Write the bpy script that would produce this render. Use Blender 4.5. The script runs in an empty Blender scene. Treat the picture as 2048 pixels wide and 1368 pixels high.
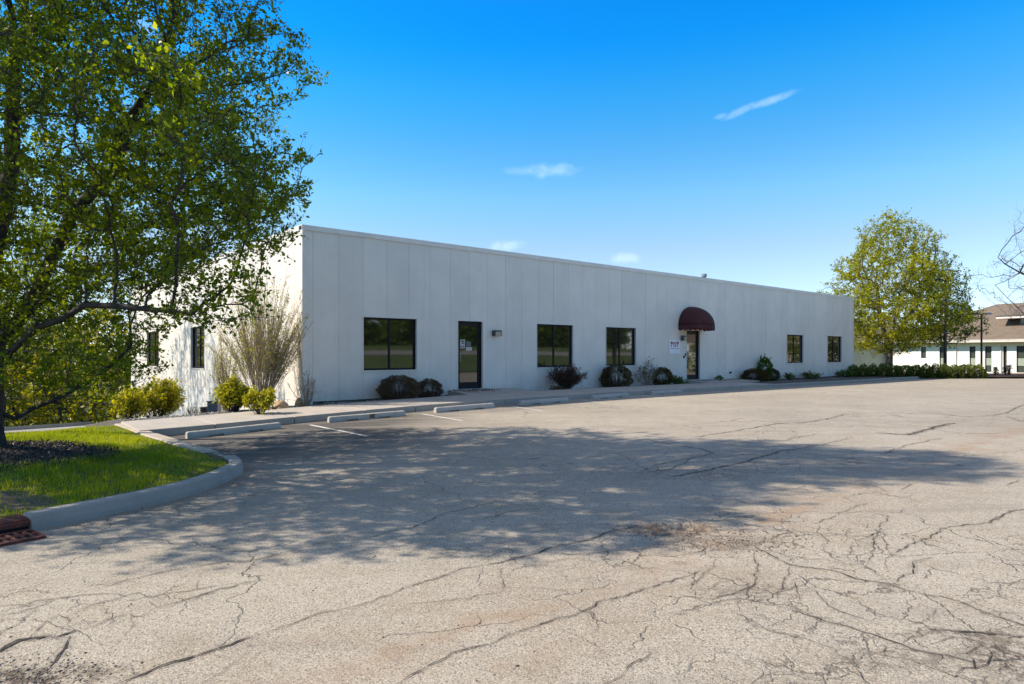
import bpy, math, random
import numpy as np
from mathutils import Vector

S = bpy.context.scene
COL = S.collection
R = math.radians
CAMZ, FPX, CXP, HOR = 1.64, 1309.0, 1024.0, 708.0
# ------------------------------------------------------------------ camera
cd = bpy.data.cameras.new('camera'); cam = bpy.data.objects.new('camera', cd); COL.objects.link(cam)
cam.location = (0, 0, CAMZ); cam.rotation_euler = (R(90), 0, 0)
cd.sensor_width = 36; cd.lens = 36*FPX/2048; cd.shift_y = 24/2048; cd.clip_end = 2000; cd.clip_start = 0.05
S.camera = cam
# ------------------------------------------------------------------ light and sky
SUN_EL = 39
sd = bpy.data.lights.new('sun', 'SUN'); sun = bpy.data.objects.new('sun', sd); COL.objects.link(sun)
sd.energy = 4.0; sd.angle = R(0.53); sd.color = (1.0, .89, .75)
sun.rotation_euler = Vector((-math.cos(R(SUN_EL)), 0.02*math.cos(R(SUN_EL)), math.sin(R(SUN_EL)))).to_track_quat('Z', 'Y').to_euler()
sun.location = (-30, 0, 30)
W = bpy.data.worlds.new('World'); S.world = W; W.use_nodes = True
wn = W.node_tree; wn.nodes.clear()
def N(t, typ, **kw):
    n = t.nodes.new(typ)
    for k, v in kw.items():
        if k.startswith('i_'): n.inputs[k[2:].replace('_', ' ')].default_value = v
        else: setattr(n, k, v)
    return n
def math_(t, op, a, b=None, c=None, clamp=False):
    n = t.nodes.new('ShaderNodeMath'); n.operation = op; n.use_clamp = clamp
    for i, v in enumerate((a, b, c)):
        if v is None: continue
        if isinstance(v, (int, float)): n.inputs[i].default_value = v
        else: t.links.new(v, n.inputs[i])
    return n.outputs[0]
def mixc(t, f, a, b, blend='MIX'):
    n = t.nodes.new('ShaderNodeMix'); n.data_type = 'RGBA'; n.blend_type = blend
    for i, v in ((0, f), (6, a), (7, b)):
        if isinstance(v, (int, float)): n.inputs[i].default_value = v
        elif isinstance(v, (tuple, list)): n.inputs[i].default_value = (*v, 1)
        else: t.links.new(v, n.inputs[i])
    return n.outputs[2]
def maprange(t, v, a, b, c=0.0, d=1.0, smooth=True):
    n = t.nodes.new('ShaderNodeMapRange'); n.interpolation_type = 'SMOOTHSTEP' if smooth else 'LINEAR'
    t.links.new(v, n.inputs[0])
    for i, x in enumerate((a, b, c, d)): n.inputs[i+1].default_value = x
    return n.outputs[0]
def noise(t, vec, scale, detail=3, rough=.5, dist=0.0):
    n = t.nodes.new('ShaderNodeTexNoise'); n.inputs['Scale'].default_value = scale
    n.inputs['Detail'].default_value = detail; n.inputs['Roughness'].default_value = rough; n.inputs['Distortion'].default_value = dist
    if vec is not None: t.links.new(vec, n.inputs['Vector'])
    return n.outputs[0]
sky = N(wn, 'ShaderNodeTexSky', sky_type='NISHITA', sun_disc=False, sun_elevation=R(SUN_EL), sun_rotation=R(-90),
        altitude=200, air_density=1.0, dust_density=.15, ozone_density=3.0)
tc = N(wn, 'ShaderNodeTexCoord')
sepd = N(wn, 'ShaderNodeSeparateXYZ'); wn.links.new(tc.outputs['Generated'], sepd.inputs[0])
hs = N(wn, 'ShaderNodeHueSaturation', i_Saturation=1.0, i_Value=1.0, i_Hue=0.5)
wn.links.new(sky.outputs[0], hs.inputs['Color'])
# the whole sky: deep azure high up, pale towards the horizon (same all round)
elev = maprange(wn, sepd.outputs[2], 0.0, 0.50)
elev = math_(wn, 'POWER', elev, .75)
tint = mixc(wn, elev, (1.12, 1.0, .93), (.05, .72, 1.55))
skc = mixc(wn, 1.0, hs.outputs[0], tint, 'MULTIPLY')
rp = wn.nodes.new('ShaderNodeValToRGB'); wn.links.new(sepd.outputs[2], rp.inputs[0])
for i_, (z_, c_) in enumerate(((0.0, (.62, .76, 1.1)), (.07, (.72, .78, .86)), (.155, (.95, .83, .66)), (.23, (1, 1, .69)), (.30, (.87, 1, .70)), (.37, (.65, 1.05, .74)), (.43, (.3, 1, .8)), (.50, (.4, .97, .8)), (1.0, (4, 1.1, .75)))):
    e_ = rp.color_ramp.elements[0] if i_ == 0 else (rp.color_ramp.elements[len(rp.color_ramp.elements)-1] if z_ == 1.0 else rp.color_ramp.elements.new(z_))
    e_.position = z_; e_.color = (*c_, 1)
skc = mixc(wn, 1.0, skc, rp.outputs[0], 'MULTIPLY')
skc = mixc(wn, math_(wn, 'MULTIPLY', maprange(wn, sepd.outputs[2], .46, .82), .85), skc, (2.0, 1.95, 2.1))   # neutral pale dome added overhead, above the view, to lift and neutralise shadows
def pdir(px, py): return Vector(((px-CXP)/FPX, 1, (HOR-py)/FPX)).normalized()
cloud = None
nz = noise(wn, tc.outputs['Generated'], 24, 6, .6, .3)
for px, py, wx, wy, rot, st in ((1095, 342, 62, 17, -2, .36), (1060, 344, 60, 10, 3, .16), (1535, 203, 52, 8, -12, .26), (1486, 220, 36, 8, -20, .22), (1440, 233, 16, 5, -10, .12),
                                (1012, 490, 40, 13, -5, .42), (1252, 516, 34, 12, 0, .22), (285, 46, 30, 16, 20, .3), (610, 140, 40, 9, 0, .05)):
    d = pdir(px, py); rt = d.cross(Vector((0, 0, 1))).normalized(); up = rt.cross(d).normalized()
    ca, sa = math.cos(R(-rot)), math.sin(R(-rot)); a = rt*ca+up*sa; b = up*ca-rt*sa
    dots = []
    for ax, w in ((a, wx), (b, wy)):
        vm = wn.nodes.new('ShaderNodeVectorMath'); vm.operation = 'DOT_PRODUCT'
        wn.links.new(tc.outputs['Generated'], vm.inputs[0]); vm.inputs[1].default_value = ax*(FPX/w)
        dots.append(math_(wn, 'POWER', math_(wn, 'ABSOLUTE', vm.outputs['Value']), 2.0))
    e = math_(wn, 'SUBTRACT', 1.25, math_(wn, 'ADD', dots[0], dots[1]))
    e = math_(wn, 'ADD', e, math_(wn, 'MULTIPLY', math_(wn, 'SUBTRACT', nz, .55), 3.2))
    e = math_(wn, 'MULTIPLY', maprange(wn, e, -.1, 2.3), st)
    # only in front (not mirrored at the antipode)
    vm = wn.nodes.new('ShaderNodeVectorMath'); vm.operation = 'DOT_PRODUCT'
    wn.links.new(tc.outputs['Generated'], vm.inputs[0]); vm.inputs[1].default_value = d
    e = math_(wn, 'MULTIPLY', e, math_(wn, 'GREATER_THAN', vm.outputs['Value'], 0.0))
    cloud = e if cloud is None else math_(wn, 'MAXIMUM', cloud, e)
skc = mixc(wn, cloud, skc, (7.5, 8.0, 9.0))
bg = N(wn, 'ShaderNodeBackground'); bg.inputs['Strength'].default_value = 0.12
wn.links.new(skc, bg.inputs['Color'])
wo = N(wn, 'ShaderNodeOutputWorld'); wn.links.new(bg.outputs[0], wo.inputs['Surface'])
S.view_settings.view_transform = 'Standard'; S.view_settings.look = 'None'
S.view_settings.gamma = 1; S.view_settings.exposure = 1.0; S.view_settings.use_curve_mapping = False

# ------------------------------------------------------------------ materials
def base_mat(name):
    m = bpy.data.materials.new(name); m.use_nodes = True; t = m.node_tree
    b = t.nodes['Principled BSDF']; g = t.nodes.new('ShaderNodeNewGeometry')
    return m, t, b, g.outputs['Position']
def setc(t, b, c):
    if isinstance(c, (tuple, list)): b.inputs['Base Color'].default_value = (*c, 1)
    else: t.links.new(c, b.inputs['Base Color'])
def bump(t, b, h, strength=.3, dist=.01):
    n = t.nodes.new('ShaderNodeBump'); n.inputs['Strength'].default_value = strength; n.inputs['Distance'].default_value = dist
    t.links.new(h, n.inputs['Height']); t.links.new(n.outputs[0], b.inputs['Normal'])
def attr(t, name):
    n = t.nodes.new('ShaderNodeAttribute'); n.attribute_name = name; return n
def simple(name, c1, c2=None, scale=4, rough=.7, bs=0, bscale=60, metal=0, spec=.5, fine=None):
    m, t, b, P = base_mat(name)
    c = c1
    if c2 is not None: c = mixc(t, maprange(t, noise(t, P, scale, 5, .6), .35, .65), c1, c2)
    if fine: c = mixc(t, maprange(t, noise(t, P, fine[0], 3, .7), .42, .6), c, fine[1]) if not isinstance(c, tuple) else mixc(t, maprange(t, noise(t, P, fine[0], 3, .7), .42, .6), c, fine[1])
    setc(t, b, c); b.inputs['Roughness'].default_value = rough; b.inputs['Metallic'].default_value = metal
    b.inputs['Specular IOR Level'].default_value = spec
    if bs: bump(t, b, noise(t, P, bscale, 4, .6), bs, .01)
    return m
M = {}
M['panel'] = simple('white_wall_panel', (.76, .70, .615), (.69, .64, .565), 1.2, .5, .05, 25)
def panel_dirt():
    m, t, b, P = base_mat('white_wall_panel'); M['panel'] = m
    a = attr(t, 'tint').outputs['Fac']
    c = mixc(t, maprange(t, noise(t, P, 1.1, 5, .6), .3, .7), (.76, .70, .615), (.69, .64, .565))
    mp = t.nodes.new('ShaderNodeMapping'); mp.inputs['Scale'].default_value = (9, 9, .35); t.links.new(P, mp.inputs[0])
    streak = maprange(t, noise(t, mp.outputs[0], 1.0, 5, .6), .52, .78)
    c = mixc(t, math_(t, 'MULTIPLY', streak, .16), c, (.42, .41, .38))
    s = t.nodes.new('ShaderNodeSeparateXYZ'); t.links.new(P, s.inputs[0])
    low = maprange(t, s.outputs[2], 1.15, .25)
    low = math_(t, 'MULTIPLY', low, maprange(t, noise(t, P, 3, 4, .6), .35, .7))
    c = mixc(t, math_(t, 'MULTIPLY', low, .35), c, (.38, .36, .32))
    c = mixc(t, 1.0, c, mixc(t, a, (.95, .95, .95), (1.02, 1.02, 1.02)), 'MULTIPLY')
    setc(t, b, c); b.inputs['Roughness'].default_value = .45
    bump(t, b, noise(t, P, 2.2, 2, .5), .12, .02)
panel_dirt()
M['trim'] = simple('white_metal_trim', (.72, .69, .63), (.65, .62, .57), 2, .4)
M['foundation'] = simple('foundation_concrete', (.16, .155, .145), (.10, .098, .09), 3, .9, .4, 40)
M['black'] = simple('black_anodised_metal', (.008, .009, .012), (.014, .014, .017), 5, .5, spec=.2)
M['dark'] = simple('dark_interior', (.02, .02, .02), (.035, .033, .03), 2, .9)
M['concrete'] = simple('weathered_concrete', (.42, .37, .315), (.33, .295, .25), 2.2, .9, .35, 90, fine=(45, (.36, .32, .27)))
M['kerb_grey'] = simple('grey_kerb_concrete', (.37, .335, .28), (.29, .265, .22), 2.5, .9, .4, 80, fine=(60, (.31, .295, .27)))
M['kerb_tan'] = simple('tan_worn_concrete', (.46, .385, .30), (.33, .28, .22), 4, .9, .5, 50, fine=(40, (.40, .33, .26)))
M['stop'] = simple('wheel_stop_concrete', (.46, .43, .38), (.36, .335, .29), 5, .9, .35, 80, fine=(50, (.41, .38, .33)))
M['rust'] = simple('rusty_iron', (.17, .038, .018), (.07, .024, .016), 14, .8, .5, 60)
M['stain'] = simple('brown_rust_stain', (.20, .13, .08), (.11, .07, .045), 30, .9)
M['void'] = simple('dark_void', (.01, .01, .01), rough=1)
M['bark'] = simple('grey_brown_bark', (.060, .050, .043), (.028, .023, .021), 9, .9, .9, 45)
M['pale_bark'] = simple('pale_bark', (.22, .19, .16), (.12, .10, .085), 9, .9, .6, 45)
M['twig'] = simple('bare_tan_twig', (.36, .29, .20), (.24, .19, .135), 6, .85)
M['twig_dark'] = simple('dark_twig', (.075, .05, .04), (.04, .03, .025), 6, .85)
M['lamp_body'] = simple('bronze_lamp_housing', (.10, .095, .085), (.06, .055, .05), 5, .5)
M['lamp_lens'] = simple('lamp_prismatic_lens', (.42, .40, .33), (.30, .28, .22), 30, .15)
M['pole'] = simple('dark_brown_pole', (.035, .026, .022), (.02, .016, .014), 4, .5)
M['galv'] = simple('galvanised_metal', (.35, .35, .36), (.25, .25, .26), 8, .4, metal=.6)
M['bucket_dark'] = simple('dark_plastic', (.05, .052, .055), (.035, .036, .04), 8, .5)
M['bucket_blue'] = simple('blue_grey_metal', (.10, .13, .17), (.06, .08, .11), 8, .5)
M['rock'] = simple('tan_sandstone', (.50, .33, .18), (.34, .22, .13), 5, .9, .5, 30)
M['white_print'] = simple('white_sign_board', (.78, .79, .82), (.74, .75, .78), 5, .4)
M['maroon_print'] = simple('maroon_print', (.22, .012, .03), rough=.5)
M['red_print'] = simple('red_print', (.52, .03, .04), rough=.5)
M['plum_print'] = simple('plum_print', (.13, .02, .06), rough=.5)
M['grey_print'] = simple('grey_print', (.35, .28, .30), rough=.5)
M['poster'] = simple('paper_poster', (.55, .5, .45), (.45, .42, .38), 20, .6)
M['poster_grey'] = simple('grey_paper', (.16, .17, .16), (.12, .125, .12), 20, .6)
M['ink'] = simple('dark_ink', (.04, .03, .04), rough=.6)
M['bwall'] = simple('painted_white_block', (.78, .76, .70), (.70, .68, .62), 1.5, .85)
M['bwall2'] = simple('cream_stucco', (.72, .60, .45), (.66, .54, .40), 1.5, .9)
M['fascia'] = simple('pale_fascia', (.62, .57, .5), (.55, .5, .44), 2, .6)
M['soffit'] = simple('tan_soffit', (.36, .28, .21), (.30, .24, .18), 2, .8)
M['spandrel'] = simple('green_grey_spandrel', (.30, .33, .25), (.25, .28, .21), 3, .5)
M['paint'] = simple('worn_white_line_paint', (.60, .57, .52), (.42, .39, .35), 8, .8, .3, 90)

def awning_mat():
    m, t, b, P = base_mat('maroon_awning_canvas')
    c = mixc(t, maprange(t, noise(t, P, 6, 5, .6), .35, .7), (.075, .010, .010), (.038, .009, .009))
    c = mixc(t, math_(t, 'MULTIPLY', maprange(t, noise(t, P, 2.0, 3, .6), .5, .75), .5), c, (.10, .045, .035))
    setc(t, b, c); b.inputs['Roughness'].default_value = .8; bump(t, b, noise(t, P, 90, 2), .2, .004); return m
M['awning'] = awning_mat()
def glass_mat(name, c=(.012, .013, .011), r=.03, ior=2.1):
    m, t, b, P = base_mat(name)
    setc(t, b, c); b.inputs['Roughness'].default_value = r; b.inputs['IOR'].default_value = ior
    bump(t, b, noise(t, P, .9, 2), .06, .02); return m
M['glass'] = glass_mat('tinted_window_glass')
M['far_glass'] = glass_mat('grey_window_glass', (.05, .06, .05), .12, 1.5)
def roof_mat():
    m, t, b, P = base_mat('brown_asphalt_shingle')
    c = mixc(t, maprange(t, noise(t, P, 1.0, 5, .7), .3, .7), (.165, .125, .088), (.115, .086, .062))
    c = mixc(t, maprange(t, noise(t, P, 9, 3, .7), .4, .62), c, (.195, .152, .108))
    w = t.nodes.new('ShaderNodeTexWave'); w.bands_direction = 'Z'; w.inputs['Scale'].default_value = 2.2; w.inputs['Distortion'].default_value = .4
    t.links.new(P, w.inputs['Vector'])
    c = mixc(t, math_(t, 'MULTIPLY', w.outputs['Fac'], .25), c, (.07, .05, .04))
    setc(t, b, c); b.inputs['Roughness'].default_value = .95; return m
M['shingle'] = roof_mat()
def leaf_mat(name, dark, light, yellow, trans=.45, ty=(.9, 1.0, .18), tmul=1.6):
    m = bpy.data.materials.new(name); m.use_nodes = True; t = m.node_tree; t.nodes.clear()
    a = attr(t, 'tint').outputs['Fac']
    r = t.nodes.new('ShaderNodeValToRGB'); r.color_ramp.elements[0].color = (*dark, 1); r.color_ramp.elements[1].color = (*yellow, 1)
    e = r.color_ramp.elements.new(.55); e.color = (*light, 1); t.links.new(a, r.inputs[0])
    p = t.nodes.new('ShaderNodeBsdfPrincipled'); p.inputs['Roughness'].default_value = .42; p.inputs['Specular IOR Level'].default_value = .22
    t.links.new(r.outputs[0], p.inputs['Base Color'])
    tr = t.nodes.new('ShaderNodeBsdfTranslucent')
    tcx = mixc(t, 1.0, r.outputs[0], tuple(x*tmul for x in ty), 'MULTIPLY'); t.links.new(tcx, tr.inputs[0])
    mx = t.nodes.new('ShaderNodeMixShader'); mx.inputs[0].default_value = trans
    t.links.new(p.outputs[0], mx.inputs[1]); t.links.new(tr.outputs[0], mx.inputs[2])
    o = t.nodes.new('ShaderNodeOutputMaterial'); t.links.new(mx.outputs[0], o.inputs[0]); return m
M['leaf'] = leaf_mat('pear_leaf', (.052, .085, .008), (.135, .185, .010), (.33, .34, .014), .5, (1.0, 1.0, .1), 2.0)
M['leaf_y'] = leaf_mat('young_pear_leaf', (.07, .115, .008), (.185, .23, .012), (.36, .35, .016), .5, (1.1, 1.0, .1), 1.7)
M['leaf_wood'] = leaf_mat('woodland_leaf', (.07, .09, .008), (.18, .19, .012), (.33, .29, .018), .45, (1.1, 1, .12), 1.5)
M['leaf_box'] = leaf_mat('boxwood_leaf', (.035, .038, .010), (.075, .060, .016), (.15, .095, .03), .15)
M['leaf_brown'] = leaf_mat('brown_dormant_leaf', (.07, .048, .026), (.125, .088, .05), (.20, .145, .09), .12, (1, .8, .5))
M['leaf_barb'] = leaf_mat('barberry_leaf', (.035, .018, .014), (.075, .034, .022), (.10, .07, .025), .15, (1, .7, .4))
M['leaf_green'] = leaf_mat('weed_leaf', (.03, .06, .012), (.07, .13, .02), (.14, .20, .03), .35)
M['leaf_bright'] = leaf_mat('bright_shrub_leaf', (.12, .14, .014), (.36, .36, .025), (.60, .54, .06), .45, (1.1, 1, .15), 1.3)
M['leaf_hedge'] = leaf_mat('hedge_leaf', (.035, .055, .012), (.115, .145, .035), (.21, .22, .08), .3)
M['grass'] = leaf_mat('lawn_grass', (.10, .13, .010), (.24, .29, .016), (.38, .36, .04), .5, (1.1, 1.05, .1), 1.5)
M['chip'] = simple('bark_mulch', (.05, .036, .028), (.022, .017, .015), 20, .9)
M['stone'] = leaf_mat('bed_gravel_stone', (.05, .048, .045), (.20, .19, .175), (.50, .48, .45), 0.0)
M['pebble'] = leaf_mat('loose_asphalt_pebble', (.05, .04, .032), (.16, .13, .10), (.36, .32, .27), 0.0)

def ground_mats():
    # parking lot asphalt ---------------------------------------------------
    m, t, b, P = base_mat('aged_parking_lot_asphalt'); M['asphalt'] = m
    A = attr(t, 'mask').outputs['Color']; s = t.nodes.new('ShaderNodeSeparateColor'); t.links.new(A, s.inputs[0])
    dark, orange, rough_ = s.outputs[0], s.outputs[1], s.outputs[2]; craze = attr(t, 'mask').outputs['Alpha']
    big = noise(t, P, .35, 4, .6); mid = noise(t, P, 2.3, 5, .65); fin = noise(t, P, 75, 3, .75); fin2 = noise(t, P, 190, 2, .7)
    c = mixc(t, maprange(t, big, .35, .68), (.392, .35, .285), (.318, .282, .228))
    c = mixc(t, math_(t, 'MULTIPLY', maprange(t, mid, .45, .75), .45), c, (.235, .188, .12))
    # coarse aggregate: pale chips in a darker binder
    v = t.nodes.new('ShaderNodeTexVoronoi'); v.inputs['Scale'].default_value = 125; t.links.new(P, v.inputs['Vector'])
    vc = t.nodes.new('ShaderNodeSeparateColor'); t.links.new(v.outputs['Color'], vc.inputs[0])
    c = mixc(t, math_(t, 'MULTIPLY', maprange(t, vc.outputs[0], .60, .95), .7), c, (.56, .49, .37))
    c = mixc(t, math_(t, 'MULTIPLY', maprange(t, vc.outputs[1], .66, .95), .8), c, (.13, .105, .08))
    c = mixc(t, math_(t, 'MULTIPLY', maprange(t, fin, .52, .72), .6), c, (.11, .095, .08))
    c = mixc(t, math_(t, 'MULTIPLY', maprange(t, fin2, .55, .7), .45), c, (.52, .48, .42))
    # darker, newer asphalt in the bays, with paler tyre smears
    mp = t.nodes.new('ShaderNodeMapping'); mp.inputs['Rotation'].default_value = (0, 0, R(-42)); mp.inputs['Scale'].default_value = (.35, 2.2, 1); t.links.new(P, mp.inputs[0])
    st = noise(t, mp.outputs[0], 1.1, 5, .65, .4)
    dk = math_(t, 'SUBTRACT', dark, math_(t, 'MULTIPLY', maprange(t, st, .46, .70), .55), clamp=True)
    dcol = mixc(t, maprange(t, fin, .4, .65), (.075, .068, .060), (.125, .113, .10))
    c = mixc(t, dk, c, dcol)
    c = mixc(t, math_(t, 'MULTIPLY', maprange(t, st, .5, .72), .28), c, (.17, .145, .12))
    # reddish-brown silt
    on = math_(t, 'MULTIPLY', orange, maprange(t, mid, .30, .62))
    on = math_(t, 'MULTIPLY', on, maprange(t, fin, .85, .40))
    c = mixc(t, on, c, (.30, .195, .12))
    # broken-up coarse patches
    rr = math_(t, 'MULTIPLY', rough_, maprange(t, noise(t, P, 13, 5, .75), .38, .6))
    c = mixc(t, rr, c, (.105, .08, .06))
    # fine hairline crazing
    wv = t.nodes.new('ShaderNodeVectorMath'); wv.operation = 'ADD'
    nn = t.nodes.new('ShaderNodeTexNoise'); nn.inputs['Scale'].default_value = 2.6; nn.inputs['Detail'].default_value = 6; t.links.new(P, nn.inputs['Vector'])
    sc = t.nodes.new('ShaderNodeVectorMath'); sc.operation = 'SCALE'; sc.inputs['Scale'].default_value = .45; t.links.new(nn.outputs['Color'], sc.inputs[0])
    t.links.new(P, wv.inputs[0]); t.links.new(sc.outputs[0], wv.inputs[1])
    ve = t.nodes.new('ShaderNodeTexVoronoi'); ve.feature = 'DISTANCE_TO_EDGE'; ve.inputs['Scale'].default_value = .42; t.links.new(wv.outputs[0], ve.inputs['Vector'])
    hair = math_(t, 'MULTIPLY', maprange(t, ve.outputs['Distance'], .0042, .0008), maprange(t, noise(t, P, .5, 2), .44, .54))
    ve2 = t.nodes.new('ShaderNodeTexVoronoi'); ve2.feature = 'DISTANCE_TO_EDGE'; ve2.inputs['Scale'].default_value = 1.5; t.links.new(wv.outputs[0], ve2.inputs['Vector'])
    hair2 = math_(t, 'MULTIPLY', maprange(t, ve2.outputs['Distance'], .012, .002), maprange(t, noise(t, P, .33, 2), .54, .62))
    hair = math_(t, 'MAXIMUM', hair, hair2)
    wv3 = t.nodes.new('ShaderNodeVectorMath'); wv3.operation = 'ADD'; sc3 = t.nodes.new('ShaderNodeVectorMath'); sc3.operation = 'SCALE'; sc3.inputs['Scale'].default_value = .16
    nn3 = t.nodes.new('ShaderNodeTexNoise'); nn3.inputs['Scale'].default_value = 9; nn3.inputs['Detail'].default_value = 4; t.links.new(P, nn3.inputs['Vector']); t.links.new(nn3.outputs['Color'], sc3.inputs[0]); t.links.new(P, wv3.inputs[0]); t.links.new(sc3.outputs[0], wv3.inputs[1])
    for scl, wd in ((2.1, .022), (4.2, .030)):
        v3 = t.nodes.new('ShaderNodeTexVoronoi'); v3.feature = 'DISTANCE_TO_EDGE'; v3.inputs['Scale'].default_value = scl; t.links.new(wv3.outputs[0], v3.inputs['Vector'])
        g3 = craze if scl < 3 else math_(t, 'MULTIPLY', craze, maprange(t, noise(t, P, 1.3, 2), .5, .6))
        h3 = math_(t, 'MULTIPLY', math_(t, 'MULTIPLY', maprange(t, v3.outputs['Distance'], wd, .003), g3), maprange(t, noise(t, P, 2.4, 3), .38, .55))
        hair = math_(t, 'MAXIMUM', hair, h3)
    c = mixc(t, math_(t, 'MULTIPLY', hair, .6), c, (.06, .048, .038))
    setc(t, b, c); b.inputs['Roughness'].default_value = .92; b.inputs['Specular IOR Level'].default_value = .25
    h = math_(t, 'ADD', math_(t, 'MULTIPLY', vc.outputs[2], .6), math_(t, 'MULTIPLY', fin, 1.2))
    h = math_(t, 'SUBTRACT', h, math_(t, 'MULTIPLY', hair, 2.0))
    h = math_(t, 'ADD', h, math_(t, 'MULTIPLY', rr, noise(t, P, 25, 4, .8)))
    bump(t, b, h, .55, .012)
    # cracks -------------------------------------------------------------------
    m, t, b, P = base_mat('open_asphalt_crack'); M['crack'] = m
    c = mixc(t, maprange(t, noise(t, P, 30, 3), .4, .65), (.022, .017, .013), (.07, .055, .042)); setc(t, b, c); b.inputs['Roughness'].default_value = 1
    m, t, b, P = base_mat('crumbled_crack_edge'); M['crumble'] = m
    al = attr(t, 'tint').outputs['Fac']
    c = mixc(t, maprange(t, noise(t, P, 60, 3, .7), .42, .6), (.085, .07, .055), (.25, .21, .17)); setc(t, b, c); b.inputs['Roughness'].default_value = 1
    t.links.new(math_(t, 'MULTIPLY', math_(t, 'MULTIPLY', al, maprange(t, noise(t, P, 22, 4, .75), .40, .60)), .85), b.inputs['Alpha'])
    # land ---------------------------------------------------------------------
    m, t, b, P = base_mat('grassland_ground'); M['land'] = m
    c = mixc(t, maprange(t, noise(t, P, .8, 5, .6), .35, .65), (.065, .105, .012), (.115, .155, .018))
    c = mixc(t, maprange(t, noise(t, P, 18, 3, .7), .45, .7), c, (.035, .05, .010))
    setc(t, b, c); b.inputs['Roughness'].default_value = .95; bump(t, b, noise(t, P, 30, 3), .6, .03)
    m, t, b, P = base_mat('lawn_soil'); M['soil'] = m
    A = attr(t, 'mask').outputs['Color']; s = t.nodes.new('ShaderNodeSeparateColor'); t.links.new(A, s.inputs[0])
    c = mixc(t, maprange(t, noise(t, P, 9, 4, .6), .35, .65), (.075, .10, .012), (.10, .09, .03))
    mulch = mixc(t, maprange(t, noise(t, P, 45, 3, .7), .4, .6), (.016, .012, .010), (.05, .037, .028))
    c = mixc(t, s.outputs[0], c, mulch)
    litter = mixc(t, maprange(t, noise(t, P, 40, 3, .7), .4, .6), (.20, .14, .085), (.09, .06, .04))
    c = mixc(t, s.outputs[1], c, litter)
    setc(t, b, c); b.inputs['Roughness'].default_value = 1; bump(t, b, noise(t, P, 50, 4, .7), .8, .03)
    m, t, b, P = base_mat('planting_bed_soil'); M['bed'] = m
    c = mixc(t, maprange(t, noise(t, P, 28, 4, .7), .4, .62), (.045, .038, .033), (.16, .145, .125))
    c = mixc(t, maprange(t, noise(t, P, 1.2, 3), .5, .65), c, (.10, .075, .05))
    setc(t, b, c); b.inputs['Roughness'].default_value = 1; bump(t, b, noise(t, P, 40, 4, .7), .8, .03)
    m, t, b, P = base_mat('drive_asphalt'); M['drive'] = m
    c = mixc(t, maprange(t, noise(t, P, 1.2, 5, .6), .35, .65), (.30, .28, .26), (.22, .205, .19)); setc(t, b, c); b.inputs['Roughness'].default_value = .95
ground_mats()

# ------------------------------------------------------------------ geometry helpers
D1 = np.array((-1.4, 21.3)); dU = np.array((.7615, .6481)); nV = np.array((.6481, -.7615))
U_L, U_R = -5.59, 29.6
def uv(x, y):
    rx, ry = x-D1[0], y-D1[1]; return rx*dU[0]+ry*dU[1], rx*nV[0]+ry*nV[1]
def xy(u, v): return D1[0]+u*dU[0]+v*nV[0], D1[1]+u*dU[1]+v*nV[1]
HU = np.array((-60, -12, -9.5, -7, -3.84, 0, 3.1, 8.7, 22, 34, 60, 200)); HH = np.array((1.66, 1.645, 1.62, 1.546, 1.458, 1.41, 1.40, 1.415, 1.475, 1.50, 1.62, 1.9))
def smooth(x, a, b):
    t = np.clip((x-a)/(b-a), 0, 1); return t*t*(3-2*t)
def gz(x, y):
    x = np.asarray(x, float); y = np.asarray(y, float); u, v = uv(x, y)
    h = (np.interp(u-.8, HU, HH)+np.interp(u, HU, HH)+np.interp(u+.8, HU, HH))/3
    s = np.maximum(0, -v-.0)
    drop = .103*np.minimum(s, 24) + .28*np.clip(s-24, 0, 14)
    w = 1-smooth(u, -4.5, 4)
    w2 = smooth(-u, 12, 30)*smooth(-v, 0, 12)*.6
    far = smooth(u, 40, 90)*.4
    return CAMZ-h-drop*np.maximum(w, 0)-w2-far*0
def gp(px, py, extra=0.0):
    """ground point (plus extra height) seen at a photo pixel"""
    r = (px-CXP)/FPX; k = (py-HOR)/FPX; Y = 12.0
    for _ in range(60):
        h = CAMZ-float(gz(r*Y, Y))-extra; Y = .5*Y+.5*h/k
    return r*Y, Y
def facade_u(px, out=0.0):
    r = (px-CXP)/FPX; x0, y0 = xy(0, out)
    return (r*y0-x0)/(dU[0]-r*dU[1])
def facade_z(px, py, out=0.0):
    u = facade_u(px, out); return CAMZ+(HOR-py)*xy(u, out)[1]/FPX
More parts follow.
